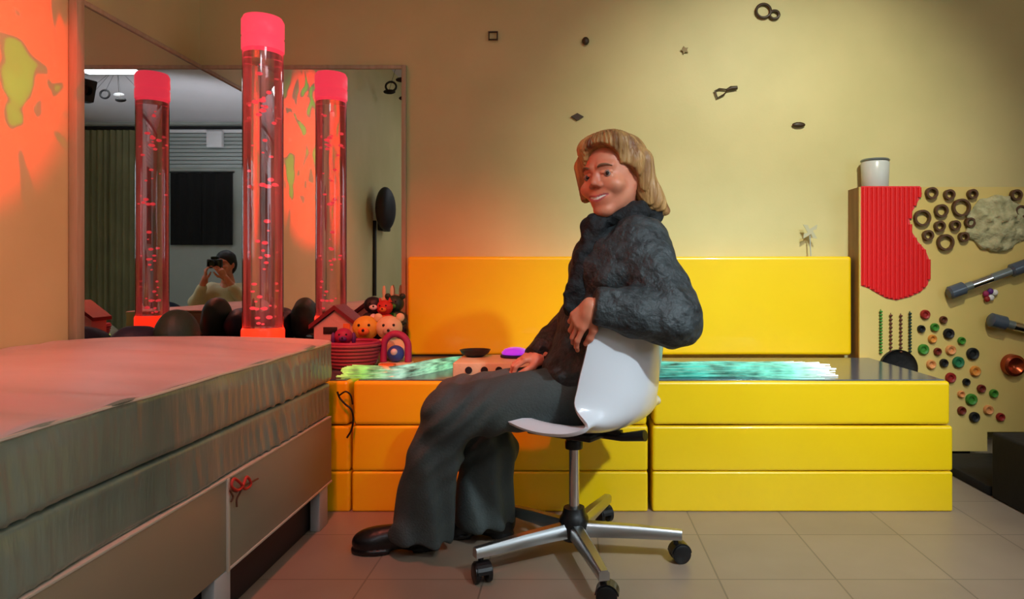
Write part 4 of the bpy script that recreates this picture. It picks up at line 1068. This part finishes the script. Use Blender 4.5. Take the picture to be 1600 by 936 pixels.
# ------------------------------------------------------------------ photographer crouching behind the camera, seen only in the mirrors
def photographer():
    ox, oy = -.02, -.42
    t = empty('person', (ox, oy, 0), 'photographer in pale shirt crouching with a black camera, seen in the corner mirrors', 'person')
    o3 = V3(ox, oy, 0)
    def w(*a): return o3+V3(*a)
    Hc = w(0, .02, .93)
    def hf(P):
        q = P-Hc; q = q*V3(-1, -1, 1)
        return head_local(q)
    Va, Qa = surfnet(hf, Hc-V3(.13, .15, .2), Hc+V3(.13, .15, .15), .005)
    b = union([ell(w(0, -.10, .30), (.17, .15, .13)), ell(w(0, -.07, .48), (.13, .10, .17)), rcone(w(-.15, -.05, .66), w(.15, -.05, .66), .06, .06), rcone(w(0, -.04, .80), w(0, -.06, .6), .055, .09),
               rcone(w(-.10, -.10, .30), w(-.22, .22, .42), .085, .065), rcone(w(-.22, .22, .42), w(-.20, .12, .07), .06, .045), rcone(w(.10, -.10, .30), w(.22, .22, .42), .085, .065), rcone(w(.22, .22, .42), w(.20, .12, .07), .06, .045),
               rcone(w(-.20, .12, .06), w(-.21, .26, .03), .04, .03), rcone(w(.20, .12, .06), w(.21, .26, .03), .04, .03),
               rcone(w(-.18, -.04, .66), w(-.24, .10, .55), .05, .042), rcone(w(-.24, .10, .55), w(-.095, .20, .80), .04, .028), rcone(w(.18, -.04, .66), w(.24, .10, .55), .05, .042), rcone(w(.24, .10, .55), w(.095, .20, .80), .04, .028)], .04)
    Vb, Qb = surfnet(b, w(-.4, -.35, -.01), w(.4, .4, .95), .012)
    h1 = hand(w(-.095, .20, .795), V3(.25, .45, .75), V3(-.7, .5, 0), c4, .1, -1, .004)
    h2 = hand(w(.095, .20, .795), V3(-.25, .45, .75), V3(.7, .5, 0), c4, .1, 1, .004)
    Vs = [Va, Vb, h1[0], h2[0]]; Qs = []; off = 0
    for v, q in zip(Vs, (Qa, Qb, h1[1], h2[1])): Qs.append(q+off); off += len(v)
    link('body', mesh_np('body', np.concatenate(Vs), np.concatenate(Qs)), M['skin'], t)
    sf = union([ell(w(0, -.07, .46), (.17, .14, .19)), rcone(w(-.15, -.05, .655), w(.15, -.05, .655), .082, .082), rcone(w(-.18, -.04, .66), w(-.24, .10, .55), .075, .062), rcone(w(-.24, .10, .55), w(-.15, .16, .69), .06, .048),
                rcone(w(.18, -.04, .66), w(.24, .10, .55), .075, .062), rcone(w(.24, .10, .55), w(.15, .16, .69), .06, .048)], .05)
    sdf_obj('shirt', lambda P: sf(P)+.004*vnoise(P, 30), w(-.4, -.35, .2), w(.4, .4, .85), .012, M['p_cream'], t)
    tf = union([ell(w(0, -.10, .30), (.19, .17, .15)), rcone(w(-.10, -.10, .30), w(-.22, .22, .42), .105, .082), rcone(w(-.22, .22, .42), w(-.20, .12, .09), .078, .066), rcone(w(.10, -.10, .30), w(.22, .22, .42), .105, .082), rcone(w(.22, .22, .42), w(.20, .12, .09), .078, .066)], .04)
    sdf_obj('trousers', lambda P: tf(P)+.004*vnoise(P, 24), w(-.4, -.35, .0), w(.4, .4, .6), .012, M['p_tan'], t)
    hh = lambda P: smax(smin(ell(Hc+V3(0, -.03, .045), (.09, .105, .095))(P), ell(Hc+V3(0, -.08, -.02), (.08, .05, .09))(P), .04)+.003*vnoise(P, 50), -ell(Hc+V3(0, .11, -.04), (.066, .1, .10))(P), .006)
    sdf_obj('hair', hh, Hc-V3(.14, .17, .17), Hc+V3(.14, .14, .18), .006, M['p_black'], t)
    for sg in (-1, 1): MB().lathe([(0, 0), (.045, 0), (.05, .01), (.05, .05), (.03, .075), (0, .08)], w(sg*.205, .20, 0), 20).build('shoe', M['shoe'], t)
    cam = empty('photo_camera', w(0, .22, .86), 'black photo camera held up by the crouching photographer', 'camera')
    MB().box(w(-.07, .185, .885), w(.07, .235, .975), .012, 3).box(w(-.03, .185, .975), w(.03, .235, 1.0), .008).build('camera_body', M['blackpl'], cam)
    MB().lathe([(0, 0), (.034, 0), (.036, .01), (.036, .05), (.030, .05), (.026, .035), (0, .035)], w(0, .2355, .928), 28, rot=Matrix.Rotation(R(-90), 3, 'X')).build('lens', M['blackpl'], cam)
photographer()
# ------------------------------------------------------------------ light
def lamp(name, kind, loc, energy, col, target=None, **kw):
    l = bpy.data.lights.new(name, kind); l.energy = energy; l.color = col
    for k, v in kw.items(): setattr(l, k, v)
    o = bpy.data.objects.new(name, l); COL.objects.link(o); o.location = loc
    if target is not None: o.rotation_euler = (Vector(target)-Vector(loc)).to_track_quat('-Z', 'Y').to_euler()
    return o
# daylight through the window in the right wall
lamp('window_daylight', 'AREA', (XR+.2, .1, 1.55), 17, (.74, .90, 1.0), (0, .4, 1.0), shape='RECTANGLE', size=1.9, size_y=1.15)
# ceiling panels
lamp('ceiling_panel_light', 'AREA', (.9, .1, H-.045), 5, (1, .97, .90), (.9, .1, 0), shape='SQUARE', size=.55)
lamp('ceiling_panel_light', 'AREA', (-.35, -1.0, H-.045), 5, (.94, .96, 1.0), (-.35, -1.0, 0), shape='SQUARE', size=.55)
# theatre-style colour spots hung from the ceiling, plus one added white key light
def spot(label, loc, tgt, col, e, ang, blend=1.0, size=.06):
    t = empty('ceiling_spotlight', loc, label, 'spotlight', 'colour spotlights on the ceiling')
    L = Vector(loc); d = (Vector(tgt)-L).normalized(); rot = d.to_track_quat('Z', 'Y').to_matrix()
    MB().lathe([(.03, -.12), (.045, -.11), (.05, -.05), (.055, .0), (.052, 0), (.047, -.05), (.0, -.06)], L, 28, rot=rot).build('housing', M['black'], t)
    MB().tube([L-d*.06, Vector((L.x, L.y, H))], .008, 8).build('stem', M['black'], t)
    lamp('spot_beam', 'SPOT', L+d*.012, e, col, tgt, spot_size=ang, spot_blend=blend, shadow_soft_size=size)
spot('red ceiling spotlight aimed down over the bed', (-.62, 1.55, 2.62), (-1.50, 1.95, .75), (1, .22, .15), 100, R(84))
spot('orange-red ceiling spotlight aimed at the corner and left end of the backrest', (-.62, .55, 2.62), (-.50, 3.0, .42), (1, .09, .01), 205, R(35))
spot('warm yellow ceiling spotlight aimed at the back wall', (1.15, 1.05, 2.62), (.95, 3.25, 1.15), (.98, 1, .78), 150, R(62))
spot('added unseen white key light aimed at the chair and the right bench', (1.45, -.35, 2.62), (.72, 2.3, .5), (.76, .92, 1), 360, R(42))  # invented key lamp, added to brighten the chair and right bench
# light inside the bubble tube
# effect projector throwing red and green shapes on the left wall
pl_ = Vector((.55, .85, 2.35)); tg = Vector((XL, 1.74, 1.66))
pj = empty('effect_projector', pl_, 'black effect projector on the ceiling throwing red and green shapes', 'projector')
d = (tg-pl_).normalized(); rot = d.to_track_quat('Z', 'Y').to_matrix()
MB().box(pl_+Vector((-.11, -.09, -.07)), pl_+Vector((.11, .09, .07)), .01, rot=rot, piv=pl_).build('housing', M['black'], pj)
MB().lathe([(.045, 0), (.045, .06), (.040, .06), (.036, .02), (0, .02)], pl_+d*.071, 28, rot=rot).build('lens_barrel', M['black'], pj)
MB().tube([pl_+Vector((0, 0, .05)), (pl_.x, pl_.y, H)], .01, 8).build('stem', M['black'], pj)
lo_ = lamp('projector_beam', 'SPOT', pl_+d*.14, 620, (1, 1, 1), tg, spot_size=R(29), spot_blend=.45, shadow_soft_size=.004)
l = lo_.data; l.use_nodes = True; nt = l.node_tree; em = nt.nodes['Emission']
tc = nt.nodes.new('ShaderNodeTexCoord'); sp = nt.nodes.new('ShaderNodeSeparateXYZ'); nt.links.new(tc.outputs['Normal'], sp.inputs[0])
dx = nt.nodes.new('ShaderNodeMath'); dx.operation = 'DIVIDE'; dy = nt.nodes.new('ShaderNodeMath'); dy.operation = 'DIVIDE'
nt.links.new(sp.outputs['X'], dx.inputs[0]); nt.links.new(sp.outputs['Z'], dx.inputs[1]); nt.links.new(sp.outputs['Y'], dy.inputs[0]); nt.links.new(sp.outputs['Z'], dy.inputs[1])
cb = nt.nodes.new('ShaderNodeCombineXYZ'); nt.links.new(dx.outputs[0], cb.inputs[0]); nt.links.new(dy.outputs[0], cb.inputs[1])
mp = nt.nodes.new('ShaderNodeMapping'); mp.inputs['Scale'].default_value = (1, .7, 1); mp.inputs['Location'].default_value = (.3, 1.7, 0); nt.links.new(cb.outputs[0], mp.inputs[0])
n1 = nt.nodes.new('ShaderNodeTexNoise'); n1.inputs['Scale'].default_value = 13; n1.inputs['Detail'].default_value = 2; n1.inputs['Distortion'].default_value = .6; nt.links.new(mp.outputs[0], n1.inputs['Vector'])
r1 = nt.nodes.new('ShaderNodeValToRGB'); r1.color_ramp.interpolation = 'EASE'; e = r1.color_ramp.elements
e[0].position = .28; e[0].color = (.01, .22, .01, 1); e[1].position = 1; e[1].color = (.5, .55, .04, 1)
for p, c in ((.375, (.005, .17, .005, 1)), (.39, (.03, .02, .03, 1)), (.41, (.04, .02, .03, 1)), (.43, (1, .008, .006, 1)), (.585, (1, .008, .006, 1)), (.605, (.10, .02, .04, 1)), (.63, (.10, .03, .04, 1)), (.645, (.02, .17, .005, 1))):
    q = e.new(p); q.color = c
nt.links.new(n1.outputs['Fac'], r1.inputs[0]); nt.links.new(r1.outputs[0], em.inputs['Color'])
# the photographer's flash, tilted up to bounce off the ceiling
lamp('bounce_flash', 'SPOT', (.02, -.27, 1.05), 100, (.93, .92, 1), (.85, -1.5, 2.8), spot_size=R(75), spot_blend=.8, shadow_soft_size=.03)
# world: weak cool ambient seen through the window
w = bpy.data.worlds.new('World'); S.world = w; w.use_nodes = True
bg = w.node_tree.nodes['Background']; bg.inputs[0].default_value = (.75, .85, 1, 1); bg.inputs[1].default_value = .6

# ------------------------------------------------------------------ camera
cd = bpy.data.cameras.new('camera'); co = bpy.data.objects.new('camera', cd); COL.objects.link(co)
co.location = (0, 0, EYE); co.rotation_euler = (R(90), 0, 0)
cd.sensor_width = 36; cd.lens = F/1600*36; cd.shift_x = -(CX-800)/1600; cd.shift_y = -(468-CY)/1600; cd.clip_start = .02
S.camera = co
S.view_settings.view_transform = 'Standard'; S.view_settings.look = 'None'; S.view_settings.exposure = .28; S.view_settings.gamma = 1
try: S.view_settings.use_curve_mapping = False
except Exception: pass
S.cycles.max_bounces = 12; S.cycles.glossy_bounces = 8; S.cycles.transmission_bounces = 10; S.cycles.transparent_max_bounces = 16; S.cycles.use_denoising = True
S.cycles.caustics_refractive = False; S.cycles.sample_clamp_indirect = 6
